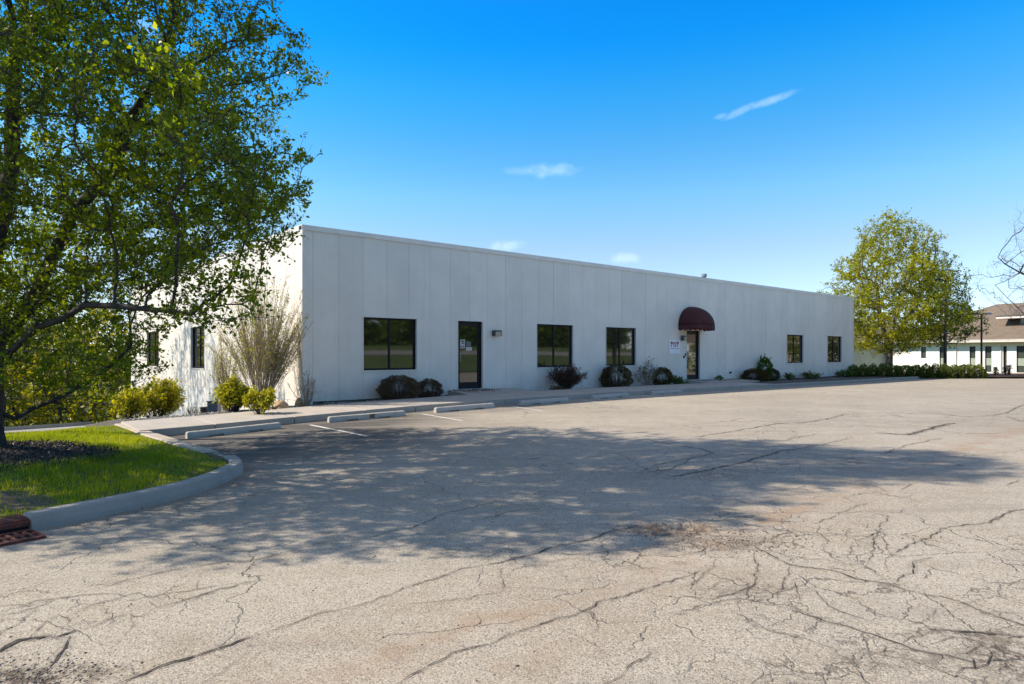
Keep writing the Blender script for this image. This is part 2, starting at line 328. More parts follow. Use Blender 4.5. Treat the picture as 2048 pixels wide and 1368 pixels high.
def new_obj(name, verts, faces, mat, parent=None, origin=None, smooth_=False, tint=None, mask=None, kind=None, label=None, cat=None, group=None):
    me = bpy.data.meshes.new(name)
    V = np.asarray(verts, dtype=np.float64).reshape(-1, 3)
    if parent is not None: origin = parent['_o'] if '_o' in parent else parent.location
    if origin is None: origin = (0, 0, 0)
    V = V-np.array(origin, float)
    if isinstance(faces, np.ndarray):
        nf, k = faces.shape
        me.vertices.add(len(V)); me.vertices.foreach_set('co', V.ravel().astype(np.float32))
        me.loops.add(nf*k); me.loops.foreach_set('vertex_index', faces.ravel().astype(np.int32))
        me.polygons.add(nf); me.polygons.foreach_set('loop_start', np.arange(0, nf*k, k, dtype=np.int32))
        me.update(calc_edges=True); me.validate()
    else:
        me.from_pydata(V.tolist(), [], faces)
    if smooth_: me.polygons.foreach_set('use_smooth', [True]*len(me.polygons))
    if tint is not None:
        a = me.attributes.new('tint', 'FLOAT', 'POINT'); a.data.foreach_set('value', np.broadcast_to(np.asarray(tint, np.float32), (len(V),)).copy())
    if mask is not None:
        a = me.attributes.new('mask', 'FLOAT_COLOR', 'POINT'); mm = np.ones((len(V), 4), np.float32); mm[:, :mask.shape[1]] = mask; a.data.foreach_set('color', mm.ravel())
    mats = mat if isinstance(mat, (list, tuple)) else [mat]
    for x in mats: me.materials.append(x)
    o = bpy.data.objects.new(name, me); COL.objects.link(o)
    if parent is not None:
        o.parent = parent
    else: o.location = origin
    o['_o'] = [float(c) for c in origin]
    tag(o, label, cat, group, kind); return o
def tag(o, label=None, cat=None, group=None, kind=None):
    for k, v in (('label', label), ('category', cat), ('group', group), ('kind', kind)):
        if v: o[k] = v
    return o
def empty(name, loc, label=None, cat=None, group=None):
    o = bpy.data.objects.new(name, None); COL.objects.link(o); o.location = loc; o['_o'] = [float(c) for c in loc]
    o.empty_display_size = .2
    return tag(o, label, cat, group)
def copy_tree(o, loc, rz=0.0, sc=1.0, label=None, parent=None):
    c = o.copy(); COL.objects.link(c)
    if parent is not None: c.parent = parent
    else:
        c.location = loc; c.rotation_euler = (0, 0, rz); c.scale = (sc, sc, sc)
        if label: c['label'] = label
    for ch in o.children: copy_tree(ch, None, parent=c)
    return c
class MB:
    def __init__(s): s.v = []; s.f = []
    def add(s, vs, fs):
        k = len(s.v); s.v += [tuple(map(float, p)) for p in vs]; s.f += [tuple(i+k for i in f) for f in fs]
    def hexa(s, P):  # 8 corners: bottom 4 ccw, top 4 ccw
        s.add(P, [(0, 3, 2, 1), (4, 5, 6, 7), (0, 1, 5, 4), (1, 2, 6, 5), (2, 3, 7, 6), (3, 0, 4, 7)])
    def box(s, a, b):
        (x0, y0, z0), (x1, y1, z1) = a, b
        s.hexa([(x0, y0, z0), (x1, y0, z0), (x1, y1, z0), (x0, y1, z0), (x0, y0, z1), (x1, y0, z1), (x1, y1, z1), (x0, y1, z1)])
    def fbox(s, fr, a0, a1, o0, o1, z0, z1):  # box in a facade frame: along, out, z
        s.hexa([(*fr(a0, o1), z0), (*fr(a1, o1), z0), (*fr(a1, o0), z0), (*fr(a0, o0), z0), (*fr(a0, o1), z1), (*fr(a1, o1), z1), (*fr(a1, o0), z1), (*fr(a0, o0), z1)])
    def tube(s, pts, rad, n=8, cap=True):
        pts = [Vector(p) for p in pts]; k = len(s.v); rings = []
        for i, p in enumerate(pts):
            t = (pts[min(i+1, len(pts)-1)]-pts[max(i-1, 0)]).normalized()
            a = t.orthogonal().normalized() if i == 0 else (a-t*a.dot(t)).normalized()
            b_ = t.cross(a); r = rad[i] if isinstance(rad, (list, tuple)) else rad
            for j in range(n):
                th = 2*math.pi*j/n; s.v.append(tuple(p+(a*math.cos(th)+b_*math.sin(th))*r))
        for i in range(len(pts)-1):
            for j in range(n): s.f.append((k+i*n+j, k+i*n+(j+1) % n, k+(i+1)*n+(j+1) % n, k+(i+1)*n+j))
        if cap: s.f.append(tuple(k+j for j in reversed(range(n)))); s.f.append(tuple(k+(len(pts)-1)*n+j for j in range(n)))
    def loft(s, secs, closed=True):
        k = len(s.v); n = len(secs[0])
        for q in secs: s.v += [tuple(map(float, p)) for p in q]
        for i in range(len(secs)-1):
            for j in range(n): s.f.append((k+i*n+j, k+i*n+(j+1) % n, k+(i+1)*n+(j+1) % n, k+(i+1)*n+j))
        s.f.append(tuple(k+j for j in reversed(range(n)))); s.f.append(tuple(k+(len(secs)-1)*n+j for j in range(n)))
    def out(s, name, mat, **kw): return new_obj(name, s.v, s.f, mat, **kw)
def bevel(o, w=.01, seg=2):
    m = o.modifiers.new('bevel', 'BEVEL'); m.width = w; m.segments = seg; m.limit_method = 'ANGLE'; return o

# ------------------------------------------------------------------ ground
def grid(xs, ys, fz):
    X, Y = np.meshgrid(xs, ys); Z = fz(X, Y); nx, ny = len(xs), len(ys)
    V = np.stack((X, Y, Z), -1).reshape(-1, 3)
    i = np.arange(ny-1)[:, None]*nx+np.arange(nx-1)[None]; F = np.stack((i, i+1, i+nx+1, i+nx), -1).reshape(-1, 4); return V, F
def dist_poly(X, Y, pts, closed=False):
    d = np.full(X.shape, 1e9); P = list(pts)+([pts[0]] if closed else [])
    for (x0, y0), (x1, y1) in zip(P[:-1], P[1:]):
        dx, dy = x1-x0, y1-y0; L = dx*dx+dy*dy+1e-12; t = np.clip(((X-x0)*dx+(Y-y0)*dy)/L, 0, 1)
        d = np.minimum(d, np.hypot(X-x0-t*dx, Y-y0-t*dy))
    return d
def inside(X, Y, poly):
    r = np.zeros(np.shape(X), bool); n = len(poly)
    for i in range(n):
        x0, y0 = poly[i]; x1, y1 = poly[(i+1) % n]
        c = ((y0 > Y) != (y1 > Y)) & (X < (x1-x0)*(Y-y0)/((y1-y0) if y1 != y0 else 1e-9)+x0); r ^= c
    return r
def wob(X, Y, f, seed=0):
    rs = np.random.RandomState(seed); o = 0
    for k in range(6):
        a = rs.rand()*6.28; ph = rs.rand()*6.28; ff = f*(.6+rs.rand()*1.6); o = o+np.sin(X*np.cos(a)*ff+Y*np.sin(a)*ff+ph)
    return o/6
xs = np.concatenate((np.linspace(-600, -60, 12), np.arange(-55, -20, 2.5), np.arange(-20, 60, 1.5), np.linspace(62, 600, 14)))
ys = np.concatenate((np.linspace(-600, -40, 12), np.arange(-36, 8, 4), np.arange(8, 64, 1.5), np.linspace(66, 900, 16)))
V, F = grid(xs, ys, lambda x, y: gz(x, y)-.06)
new_obj('ground', V, F, M['land'], smooth_=True, kind='structure')
# parking lot
xs = np.concatenate((np.arange(-26, -12, .8), np.arange(-12, 14, .13), np.arange(14, 26, .3), np.arange(26, 61, 1.0)))
ys = np.concatenate((np.arange(-30, 1, 1.5), np.arange(1, 3, .3), np.arange(3, 15, .09), np.arange(15, 26, .2), np.arange(26, 46, .6)))
V, F = grid(xs, ys, gz)
U_, V_ = uv(V[:, 0], V[:, 1])
X_, Y_ = V[:, 0], V[:, 1]
def pxpoly(lst): return [gp(*p) for p in lst]
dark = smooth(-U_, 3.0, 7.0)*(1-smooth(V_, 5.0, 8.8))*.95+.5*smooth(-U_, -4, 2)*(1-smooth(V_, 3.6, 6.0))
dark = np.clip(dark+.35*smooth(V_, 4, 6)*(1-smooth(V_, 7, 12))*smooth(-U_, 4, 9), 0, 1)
track = pxpoly([(560, 1400), (700, 1337), (768, 1308), (905, 1263), (1041, 1232), (1162, 1198), (1298, 1154), (1480, 1065), (1572, 1027), (1700, 978), (1900, 912), (1960, 886), (2048, 858), (2200, 830)])
track2 = pxpoly([(1000, 1320), (1150, 1250), (1300, 1190), (1400, 1120), (1480, 1080)])
dt = dist_poly(X_, Y_, track)+.06*wob(X_, Y_, 5, 3); w_ = .11+.16*smooth(Y_, 8, 14)
orange = np.exp(-(dt/w_)**2)*np.where(Y_ > 10, 1.0, .85)*(.75+.35*wob(X_, Y_, 1.2, 9))
orange = np.maximum(orange, .26*np.exp(-(dt/.6)**2)); orange = np.maximum(orange, .25*np.exp(-(dist_poly(X_, Y_, track2)/.4)**2))
pot = gp(1340, 1057)
dp = np.hypot((X_-pot[0])/.42, (Y_-pot[1])/.20)+.15*wob(X_, Y_, 9, 5)
orange = np.maximum(orange, .8*(1-smooth(dp, .7, 1.25)))
rough = .9*(1-smooth(dp, .6, 1.3))
for (a, b_, rx, ry, s_) in ((40, 1345, .55, .16, 1.), (1425, 1085, .5, .25, .7), (2060, 1330, .3, .35, 1.), (1500, 1185, .4, .14, .6), (1790, 1318, .45, .12, .6), (1395, 945, 1.0, .5, .45), (1790, 1175, .14, .07, .9), (1930, 1265, .5, .06, .8)):
    c = gp(a, b_); q = np.hypot((X_-c[0])/rx, (Y_-c[1])/ry)+.2*wob(X_, Y_, 8, int(a)); rough = np.maximum(rough, s_*(1-smooth(q, .5, 1.25)))
V[:, 2] -= .035*(1-smooth(dp, .4, 1.15)); V[:, 2] += .012*wob(X_, Y_, 1.1, 21)*(smooth(V_, 4.5, 7))
c = gp(40, 1345); q = np.hypot((X_-c[0])/.6, (Y_-c[1])/.2); V[:, 2] -= .03*(1-smooth(q, .6, 1.3))
crz = np.zeros_like(X_)
for (a, b_, rx, ry, s_) in ((1650, 1110, 2.4, 1.1, 1.), (1500, 1160, 1.2, .55, 1.), (1820, 1300, 1.4, .5, 1.), (1650, 1250, 1.6, .4, .9), (130, 1200, .9, .5, .8), (1380, 925, 3.0, 1.2, .9), (1100, 1110, .9, .4, .6), (1900, 840, 5, 2.0, .7), (1500, 1050, 1.6, .6, .9)):
    c = gp(a, b_); q = np.hypot((X_-c[0])/rx, (Y_-c[1])/ry)+.25*wob(X_, Y_, 3, int(a)+1); crz = np.maximum(crz, s_*(1-smooth(q, .6, 1.2)))
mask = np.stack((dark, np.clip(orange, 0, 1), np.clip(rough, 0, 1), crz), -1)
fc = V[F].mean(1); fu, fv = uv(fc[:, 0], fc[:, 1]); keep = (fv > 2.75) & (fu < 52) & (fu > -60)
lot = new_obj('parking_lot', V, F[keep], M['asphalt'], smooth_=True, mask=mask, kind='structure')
def lotz(x, y): return gz(x, y)

# cracks -----------------------------------------------------------------------
def crk(ox, oy, sc, pts): return [(ox+a*sc, oy+b*sc) for a, b in pts]
A_ = lambda *p: crk(0, 1080, .3418, p)
B_ = lambda *p: crk(700, 1000, .3418, p)
C_ = lambda *p: crk(1350, 1000, .3408, p)
E_ = lambda *p: crk(1300, 740, .3652, p)
cracks = [(A_((-60, 392), (0, 388), (150, 380), (200, 360), (330, 345), (480, 320), (600, 305), (690, 315), (740, 330)), 6), (A_((-60, 460), (0, 440), (100, 425), (210, 395), (330, 350)), 5),
 (A_((-90, 600), (0, 560), (80, 500), (180, 435), (215, 395)), 6), (A_((390, 450), (480, 415), (550, 375), (640, 355), (740, 330), (820, 305), (860, 335), (1000, 310), (1150, 285), (1250, 265), (1380, 255)), 5),
 (A_((1150, 285), (1165, 235)), 4), (A_((440, 535), (520, 515), (650, 470), (760, 440), (820, 450), (900, 400)), 5), (A_((920, 395), (1060, 355), (1200, 310), (1400, 255), (1540, 230)), 9),
 (A_((-80, 665), (0, 655), (120, 612), (220, 600), (330, 575), (440, 535)), 22), (A_((560, 275), (640, 265), (740, 235), (860, 205), (1000, 180), (1150, 155), (1280, 130), (1400, 125), (1700, 60), (1960, 0)), 5),
 (A_((870, 360), (920, 400)), 4), (A_((640, 860), (690, 843), (850, 780), (950, 745), (1080, 700), (1200, 660), (1350, 620), (1480, 570)), 12), (A_((1480, 570), (1600, 530), (1750, 470), (1850, 430), (2000, 410), (2048, 400)), 6),
 (A_((440, 535), (400, 490), (340, 440), (250, 490), (170, 580)), 4), (A_((410, 570), (370, 640), (310, 700), (230, 770)), 14), (A_((760, 445), (790, 490), (700, 600)), 2), (A_((1480, 640), (1400, 700), (1300, 780), (1180, 843)), 3),
 (B_((0, 640), (130, 590), (270, 550), (400, 500), (520, 460), (640, 400), (760, 390)), 7), (B_((760, 390), (880, 370), (1000, 335), (1130, 305), (1280, 260), (1400, 235), (1530, 185), (1640, 160), (1700, 140)), 9),
 (B_((0, 235), (130, 220), (230, 180), (330, 165), (430, 140), (500, 100), (570, 70), (700, 45), (900, 0)), 6), (B_((700, 130), (860, 85), (1000, 60), (1250, 30)), 4),
 (B_((260, 1090), (300, 1070), (380, 1020), (450, 985), (540, 955), (620, 910), (760, 870), (850, 825), (960, 790), (1050, 760), (1130, 730), (1220, 705), (1310, 680), (1390, 640), (1440, 600), (1530, 580), (1810, 490), (1950, 450), (2048, 420)), 6),
 (B_((1460, 1100), (1490, 1070), (1560, 1030), (1620, 975), (1700, 930), (1740, 900), (1830, 860)), 4), (B_((330, 610), (480, 610), (600, 605), (700, 580), (860, 545), (890, 500), (885, 400)), 4),
 (B_((890, 515), (1000, 520), (1120, 530), (1260, 540), (1300, 560)), 3), (B_((920, 460), (960, 410), (1130, 380), (1300, 350), (1500, 335), (1650, 330)), 3), (B_((1130, 310), (1330, 325), (1500, 310), (1700, 290), (1900, 250)), 4),
 (C_((280, 245), (480, 270), (560, 320), (680, 375), (830, 405), (960, 425), (1050, 465), (1200, 495), (1350, 530)), 8), (C_((1350, 530), (1500, 575), (1600, 595), (1750, 640), (1900, 700), (2048, 745), (2150, 780)), 9),
 (C_((470, 265), (600, 215), (690, 190), (690, 175), (860, 195), (900, 230), (860, 265)), 5), (C_((820, 140), (960, 80), (1010, 50), (1130, 15)), 4), (C_((1060, 240), (1190, 180), (1210, 150), (1240, 90), (1110, 60)), 4),
 (C_((1010, 360), (1050, 300), (1040, 250)), 4), (C_((1130, 380), (1165, 300), (1140, 230), (1190, 180)), 4), (C_((1270, 330), (1250, 290), (1240, 230), (1215, 180)), 4),
 (C_((1270, 330), (1370, 270), (1480, 220), (1560, 160), (1700, 145), (1850, 135), (1920, 110), (1990, 65), (2100, 50)), 6), (C_((1245, 430), (1250, 380), (1270, 330), (1420, 330)), 3), (C_((1300, 490), (1360, 430), (1390, 370), (1500, 340)), 7),
 (C_((1020, 380), (1100, 375), (1180, 420), (1240, 480)), 4), (C_((240, 345), (220, 400), (150, 440), (20, 530)), 4), (C_((460, 320), (470, 380), (470, 460), (430, 520), (350, 560), (170, 580), (20, 560)), 5),
 (C_((170, 540), (260, 490), (370, 470)), 4), (C_((600, 580), (610, 520), (640, 440), (680, 380)), 4), (C_((710, 460), (720, 530), (730, 600)), 4), (C_((-80, 680), (20, 660), (150, 620), (380, 585), (560, 610), (690, 655)), 5),
 (C_((690, 655), (830, 700), (960, 740), (1080, 790), (1250, 830), (1400, 880), (1600, 930), (1750, 965), (1850, 960), (2048, 940)), 7), (C_((350, 700), (600, 780), (800, 830), (950, 880), (1030, 950), (1100, 1060), (1120, 1120)), 4),
 (C_((950, 830), (970, 880)), 3), (C_((1480, 765), (1650, 775), (1850, 800), (2020, 815), (2100, 800)), 10), (C_((1480, 710), (1530, 640)), 5), (C_((1350, 740), (1440, 730), (1480, 710), (1620, 750)), 4),
 (C_((1500, 850), (1650, 825), (1770, 850), (1735, 890), (1755, 970), (1640, 1050)), 5), (C_((1770, 830), (1900, 870), (1850, 950), (1760, 1000)), 5), (C_((860, 265), (930, 340), (1010, 380)), 4), (C_((580, 300), (760, 350), (900, 350)), 4),
 (C_((740, 480), (860, 590), (960, 660), (1100, 700), (1250, 760)), 4), (C_((280, 245), (140, 300), (0, 330)), 5), (C_((400, 330), (300, 345), (240, 345), (120, 300)), 3),
 (E_((240, 370), (350, 350), (520, 325), (700, 295), (850, 290), (960, 270), (1070, 245), (1180, 238), (1330, 245), (1390, 260)), 12), (E_((280, 295), (430, 280), (520, 262)), 9), (E_((520, 275), (640, 285), (750, 293)), 9),
 (E_((1110, 280), (1300, 295), (1470, 305)), 8), (E_((1230, 345), (1400, 358), (1460, 350), (1560, 315), (1670, 292)), 30), (E_((1410, 358), (1560, 370)), 10), (E_((1560, 330), (1700, 345), (1850, 350), (1940, 345)), 10),
 (E_((1240, 232), (1600, 240), (1720, 255), (1850, 250), (1950, 235), (2048, 190)), 14), (E_((1950, 255), (2048, 285), (2150, 300)), 12), (E_((740, 385), (800, 370), (920, 350)), 8), (E_((770, 400), (900, 415), (1000, 395), (1110, 370)), 8),
 (E_((1260, 465), (1400, 415), (1600, 375)), 8), (E_((0, 530), (120, 500), (240, 480), (350, 455), (270, 430), (100, 410), (0, 385)), 10), (E_((110, 585), (280, 560), (400, 530), (500, 510), (700, 450), (900, 415)), 12), (E_((0, 560), (110, 545), (240, 480)), 8),
 (E_((1380, 655), (1440, 620)), 7), (E_((1950, 635), (2020, 600)), 7), (E_((1860, 850), (1920, 810), (2000, 770), (2100, 765)), 5), (E_((-300, 300), (0, 320), (280, 295)), 6)]
def ribbons():
    rs = random.Random(4); mb = MB(); hv = []; hf = []; ht = []
    for pts, wmm in cracks:
        P = [np.array(gp(*p)) for p in pts]; seg = []
        for a, b_ in zip(P[:-1], P[1:]):
            n = max(2, int(np.linalg.norm(b_-a)/.045)); n = min(n, 90)
            seg += [a+(b_-a)*k/n for k in range(n)]
        seg.append(P[-1]); seg = np.array(seg); n = len(seg)
        # random midpoint-like wander
        w1 = np.zeros(n); w2 = np.zeros(n); a = b2 = 0
        for i in range(n):
            a = a*.68+rs.gauss(0, .012); b2 = b2*.95+rs.gauss(0, .003); w1[i] = a+b2
        env = np.minimum(1, np.minimum(np.arange(n), np.arange(n)[::-1])/4.0)
        T = np.gradient(seg, axis=0); T /= np.linalg.norm(T, axis=1)[:, None]+1e-9; Nn = np.stack((-T[:, 1], T[:, 0]), -1)
        seg = seg+Nn*(w1*env*(1 if wmm < 20 else 1.3))[:, None]
        hw = np.array([(wmm**.9)*.00044*(.35+1.3*abs(rs.gauss(.6, .45))) for _ in range(n)])*np.sqrt(np.maximum(env, .3))
        if wmm > 10: hw *= 1+1.2*np.abs(np.interp(np.arange(n), np.linspace(0, n, 9), [rs.random() for _ in range(9)])-.3)
        g = gz(seg[:, 0], seg[:, 1]); u_, v_ = uv(seg[:, 0], seg[:, 1]); g = g+.012*wob(seg[:, 0], seg[:, 1], 1.1, 21)*smooth(v_, 4.5, 7)
        c = gp(40, 1345); q = np.hypot((seg[:, 0]-c[0])/.6, (seg[:, 1]-c[1])/.2); g = g-.03*(1-smooth(q, .6, 1.3))
        q = np.hypot((seg[:, 0]-pot[0])/.42, (seg[:, 1]-pot[1])/.20); g = g-.035*(1-smooth(q, .4, 1.15))
        vs = []
        for i in range(n):
            l = seg[i]+Nn[i]*hw[i]; r = seg[i]-Nn[i]*hw[i]*(.7+.6*rs.random())
            vs += [(l[0], l[1], g[i]+.0055), (r[0], r[1], g[i]+.0055)]
        mb.add(vs, [(2*i, 2*i+1, 2*i+3, 2*i+2) for i in range(n-1)])
        k = len(hv); hb = .014+wmm*.0030
        for i in range(n):
            hh = hb*(.6+.8*rs.random())
            for off, al in ((-1, 0), (-.35, .75), (.35, .75), (1, 0)):
                p = seg[i]+Nn[i]*off*hh; hv.append((p[0], p[1], g[i]+.003)); ht.append(al*min(1, .12+wmm*.045)*min(1, env[i]+.1))
        for i in range(n-1):
            for j in range(3): hf.append((k+4*i+j, k+4*i+j+1, k+4*i+5+j, k+4*i+4+j))
    mb.out('cracks', M['crack'], parent=lot, kind='stuff')
    new_obj('crumbled_edges', hv, hf, M['crumble'], parent=lot, tint=ht, kind='stuff')
lot['_o'] = [0., 0., 0.]
ribbons()

# scattered small solids -----------------------------------------------------------
def scatter_solids(name, P, size, mat, flat=.6, seed=1, **kw):
    """P: n x 3 positions; octahedral irregular stones"""
    rs = np.random.RandomState(seed); n = len(P); base = np.array([(1, 0, 0), (0, 1, 0), (-1, 0, 0), (0, -1, 0), (0, 0, 1), (0, 0, -1)], float)
    s = size*(0.5+rs.rand(n)**2*1.3); sc = np.stack((s*(.7+.6*rs.rand(n)), s*(.7+.6*rs.rand(n)), s*flat*(.6+.6*rs.rand(n))), -1)
    V = base[None]*sc[:, None]*(.75+.5*rs.rand(n, 6, 1)); a = rs.rand(n)*6.28; ca, sa = np.cos(a)[:, None], np.sin(a)[:, None]
    X = V[..., 0]*ca-V[..., 1]*sa; Y = V[..., 0]*sa+V[..., 1]*ca; V = np.stack((X, Y, V[..., 2]), -1)+P[:, None]
    f = np.array([(0, 1, 4), (1, 2, 4), (2, 3, 4), (3, 0, 4), (1, 0, 5), (2, 1, 5), (3, 2, 5), (0, 3, 5)])
    F = (f[None]+np.arange(n)[:, None, None]*6).reshape(-1, 3)
    return new_obj(name, V.reshape(-1, 3), F, mat, tint=np.repeat(rs.rand(n), 6), **kw)
rs = np.random.RandomState(2); pts = []
for (a, b_, rx, ry, n) in ((1340, 1060, .7, .4, 500), (1420, 1085, .9, .35, 900), (1300, 1120, 2.0, .8, 350), (40, 1345, .6, .2, 500), (2050, 1330, .5, .4, 300), (1500, 1185, .5, .2, 160), (1790, 1175, .2, .12, 90), (1100, 1180, 3.0, 1.6, 220), (1850, 870, 3, 1.2, 120), (1000, 1290, 2.5, .9, 80)):
    c = gp(a, b_); q = rs.randn(n, 2)*.5; pts.append(np.stack((c[0]+q[:, 0]*rx, c[1]+q[:, 1]*ry), -1))
pts = np.concatenate(pts); P3 = np.column_stack((pts, gz(pts[:, 0], pts[:, 1])-.0))
scatter_solids('loose_gravel', P3, .0065, M['pebble'], seed=3, kind='stuff', label='loose asphalt crumbs lying round the potholes and cracks')

# parking lines -------------------------------------------------------------------
def line(name, a, b_, w=.10, lift=.006, **kw):
    (x0, y0), (x1, y1) = a, b_; n = 14; L = math.hypot(x1-x0, y1-y0); nx, ny = -(y1-y0)/L*w/2, (x1-x0)/L*w/2; V = []; rr = random.Random(int(x0*100))
    for i in range(n+1):
        t = i/n; x, y = x0+(x1-x0)*t, y0+(y1-y0)*t; ww = .8+.25*rr.random()
        for s_ in (1, -1):
            u_, v_ = uv(x, y)
            V.append((x+s_*nx*ww, y+s_*ny*ww, float(gz(x, y))+.012*float(wob(x, y, 1.1, 21))*float(smooth(v_, 4.5, 7))+lift))
    return new_obj(name, V, [(2*i, 2*i+1, 2*i+3, 2*i+2) for i in range(n)], M['paint'], parent=lot, **kw)
for a, b_ in (((620, 850), (735, 873)), ((843, 828), (925, 842)), ((1019, 812.5), (1085, 822)), ((1162, 800.5), (1215, 808)), ((1283, 791), (1330, 798))):
    line('parking_line', gp(*a), gp(*b_))

# sidewalk: separate slabs ------------------------------------------------------------
walk = empty('sidewalk', (*xy(2, 2), float(gz(*xy(2, 2)))) ); walk['kind'] = 'structure'
def wtop(u): return float(gz(*xy(u, 2.9)))+.15
def slab(u0, u1, v0, v1, zf, name, mat, parent, th=.3, dz=0.0):
    mb = MB(); c = [(u0, v1), (u1, v1), (u1, v0), (u0, v0)]
    mb.hexa([(*xy(*p), zf(*p)-th) for p in c]+[(*xy(*p), zf(*p)+dz) for p in c]); return bevel(mb.out(name, mat, parent=parent), .012, 2)
us = [-10.05]
for px in (430, 589, 731, 831, 925, 1010, 1105, 1200, 1290, 1380, 1465, 1545): us.append(facade_u(px, 2.9))
rr = random.Random(5)
for i in range(len(us)-1):
    slab(us[i]+.006, us[i+1]-.006, 1.08, 2.9, lambda u, v: wtop(u)+.03*(2.9-v)/1.8, 'sidewalk_slab', M['concrete'], walk, .28, rr.uniform(-.003, .004))
SLAB = CAMZ-1.13
for (a, b_) in ((896, 1028), (1372, 1478)):
    u0, u1 = facade_u(a), facade_u(b_)
    mb = MB(); n = 1
    T = [(u0, 1.07, wtop(u0)+.035), (u1, 1.07, wtop(u1)+.035), (u1, .02, wtop(u1)+.09), (u0, .02, SLAB-.02)]
    mb.hexa([(*xy(u, v), z-.35) for u, v, z in T]+[(*xy(u, v), z) for u, v, z in T]); bevel(mb.out('door_landing', M['concrete'], parent=walk), .01)
# kerb beyond the sidewalk
mb = MB()
for u0 in np.arange(us[-1]+.02, 40, 3.0):
    mb2 = MB(); c = [(u0, 2.9), (u0+2.98, 2.9), (u0+2.98, 2.72), (u0, 2.72)]
    mb2.hexa([(*xy(*p), wtop(p[0])-.3) for p in c]+[(*xy(*p), wtop(p[0])-.02) for p in c]); bevel(mb2.out('kerb_stone', M['kerb_grey'], parent=walk), .02)
# planting bed sheets
bed = None
u_s = np.arange(U_L-3.9, 41, .25); v_s = np.concatenate((np.linspace(-24, -1, 47), np.linspace(-.8, 1.07, 8)))
UU, VV = np.meshgrid(u_s, np.linspace(-.02, 1.07, 7)); X, Y = xy(UU, VV); Zb = gz(*xy(UU, 2.9+0*VV))+.12+.04*wob(X, Y, 3, 7)-.02
i = np.arange(6)[:, None]*len(u_s)+np.arange(len(u_s)-1)[None]; Fq = np.stack((i, i+1, i+len(u_s)+1, i+len(u_s)), -1).reshape(-1, 4)
fu = UU.reshape(-1)[Fq].mean(1)
def mk(a, b_): return (fu > facade_u(a)) & (fu < facade_u(b_))
keep = ((fu > U_L-.3) & (fu < facade_u(898))) | mk(1027, 1373) | ((fu > facade_u(1477)) & (fu < us[-1]+.2))
bed = new_obj('planting_bed', np.stack((X, Y, Zb), -1).reshape(-1, 3), Fq[keep], M['bed'], smooth_=True, kind='structure')
UU, VV = np.meshgrid(np.arange(us[-1]+.015, 41, .25), np.linspace(-6, 2.73, 12)); X, Y = xy(UU, VV); Zb = gz(*xy(UU, 2.9+0*VV))+.13+.04*wob(X, Y, 3, 7)-.02
k = UU.shape[1]; i = np.arange(11)[:, None]*k+np.arange(k-1)[None]; Fq = np.stack((i, i+1, i+k+1, i+k), -1).reshape(-1, 4)
fu = UU.reshape(-1)[Fq].mean(1); fv = VV.reshape(-1)[Fq].mean(1)
new_obj('planting_bed', np.stack((X, Y, Zb), -1).reshape(-1, 3), Fq[(fv > -.1) | (fu > U_R+.1)], M['bed'], smooth_=True, kind='structure')
UU, VV = np.meshgrid(np.linspace(-11.3, U_L+.1, 24), np.linspace(-30, 1.07, 90)); X, Y = xy(UU, VV)
sidez = lambda X, Y, UU, VV: gz(X, Y)+(.13*smooth(VV, -6, .5)+.03*wob(X, Y, 3, 8))*smooth(UU, -11.0, -9.9)-.02*(1-smooth(UU, -11.3, -10.8))
k = 24; i = np.arange(89)[:, None]*k+np.arange(k-1)[None]; Fq = np.stack((i, i+1, i+k+1, i+k), -1).reshape(-1, 4)
new_obj('side_yard', np.stack((X, Y, sidez(X, Y, UU, VV)), -1).reshape(-1, 3), Fq, M['bed'], smooth_=True, kind='structure')
# gravel stones in the beds
rs = np.random.RandomState(8); n = 5200; uu = U_L-.2+rs.rand(n)*(facade_u(898)-U_L); k2 = rs.rand(n) < .45
uu[k2] = facade_u(1027)+rs.rand(k2.sum())*(facade_u(1373)-facade_u(1027)); vv = .05+rs.rand(n)**.8*.98
X, Y = xy(uu, vv); Z = gz(*xy(uu, 2.9))+.115+.04*wob(X, Y, 3, 7)
scatter_solids('bed_gravel', np.column_stack((X, Y, Z)), .022, M['stone'], seed=9, kind='stuff', label='pale and dark gravel filling the bed along the wall')
n = 3200; uu = -9.9+rs.rand(n)*4.5; vv = 1.0-rs.rand(n)**2*7; X, Y = xy(uu, vv)
scatter_solids('side_yard_gravel', np.column_stack((X, Y, sidez(X, Y, uu, vv))), .025, M['stone'], seed=10, kind='stuff', label='gravel and litter beside the end wall')

# ------------------------------------------------------------------ main building
CORN = np.array(xy(U_L, 0)); eS = -nV; mS = -dU       # side wall runs back along -v, faces -u
def frF(a, o): return xy(a, o)
def frS(a, o): return xy(U_L-o, -a)
bld = empty('white_office_building', (*xy(U_L, 0), .2), 'long low white panelled office building beside the cracked parking lot', 'building')
ZT = CAMZ+3.485; SIDE_L = 22.6
def opening(x0, x1, yt, yb):
    u0, u1 = facade_u(x0), facade_u(x1); return (u0, u1, facade_z(x0, yb), facade_z(x0, yt))
ops_f = [opening(727, 833, 634, 741), opening(916, 965, 641.5, 779), opening(1074, 1146, 647.7, 735), opening(1212, 1271.7, 654, 731.5), opening(1373.3, 1399.4, 661, 760), opening(1573.8, 1606.6, 669, 726), opening(1655, 1683.4, 672, 724.5)]
def side_s(px):
    r = (px-CXP)/FPX; cx, cy = CORN; return (r*cy-cx)/(eS[0]-r*eS[1])
def side_z(px, py): s_ = side_s(px); return CAMZ+(HOR-py)*(CORN[1]+s_*eS[1])/FPX
ops_s = [(side_s(409), side_s(382), side_z(409, 737.5), side_z(409, 652)), (side_s(318), side_s(294), side_z(318, 733), side_z(318, 662))]
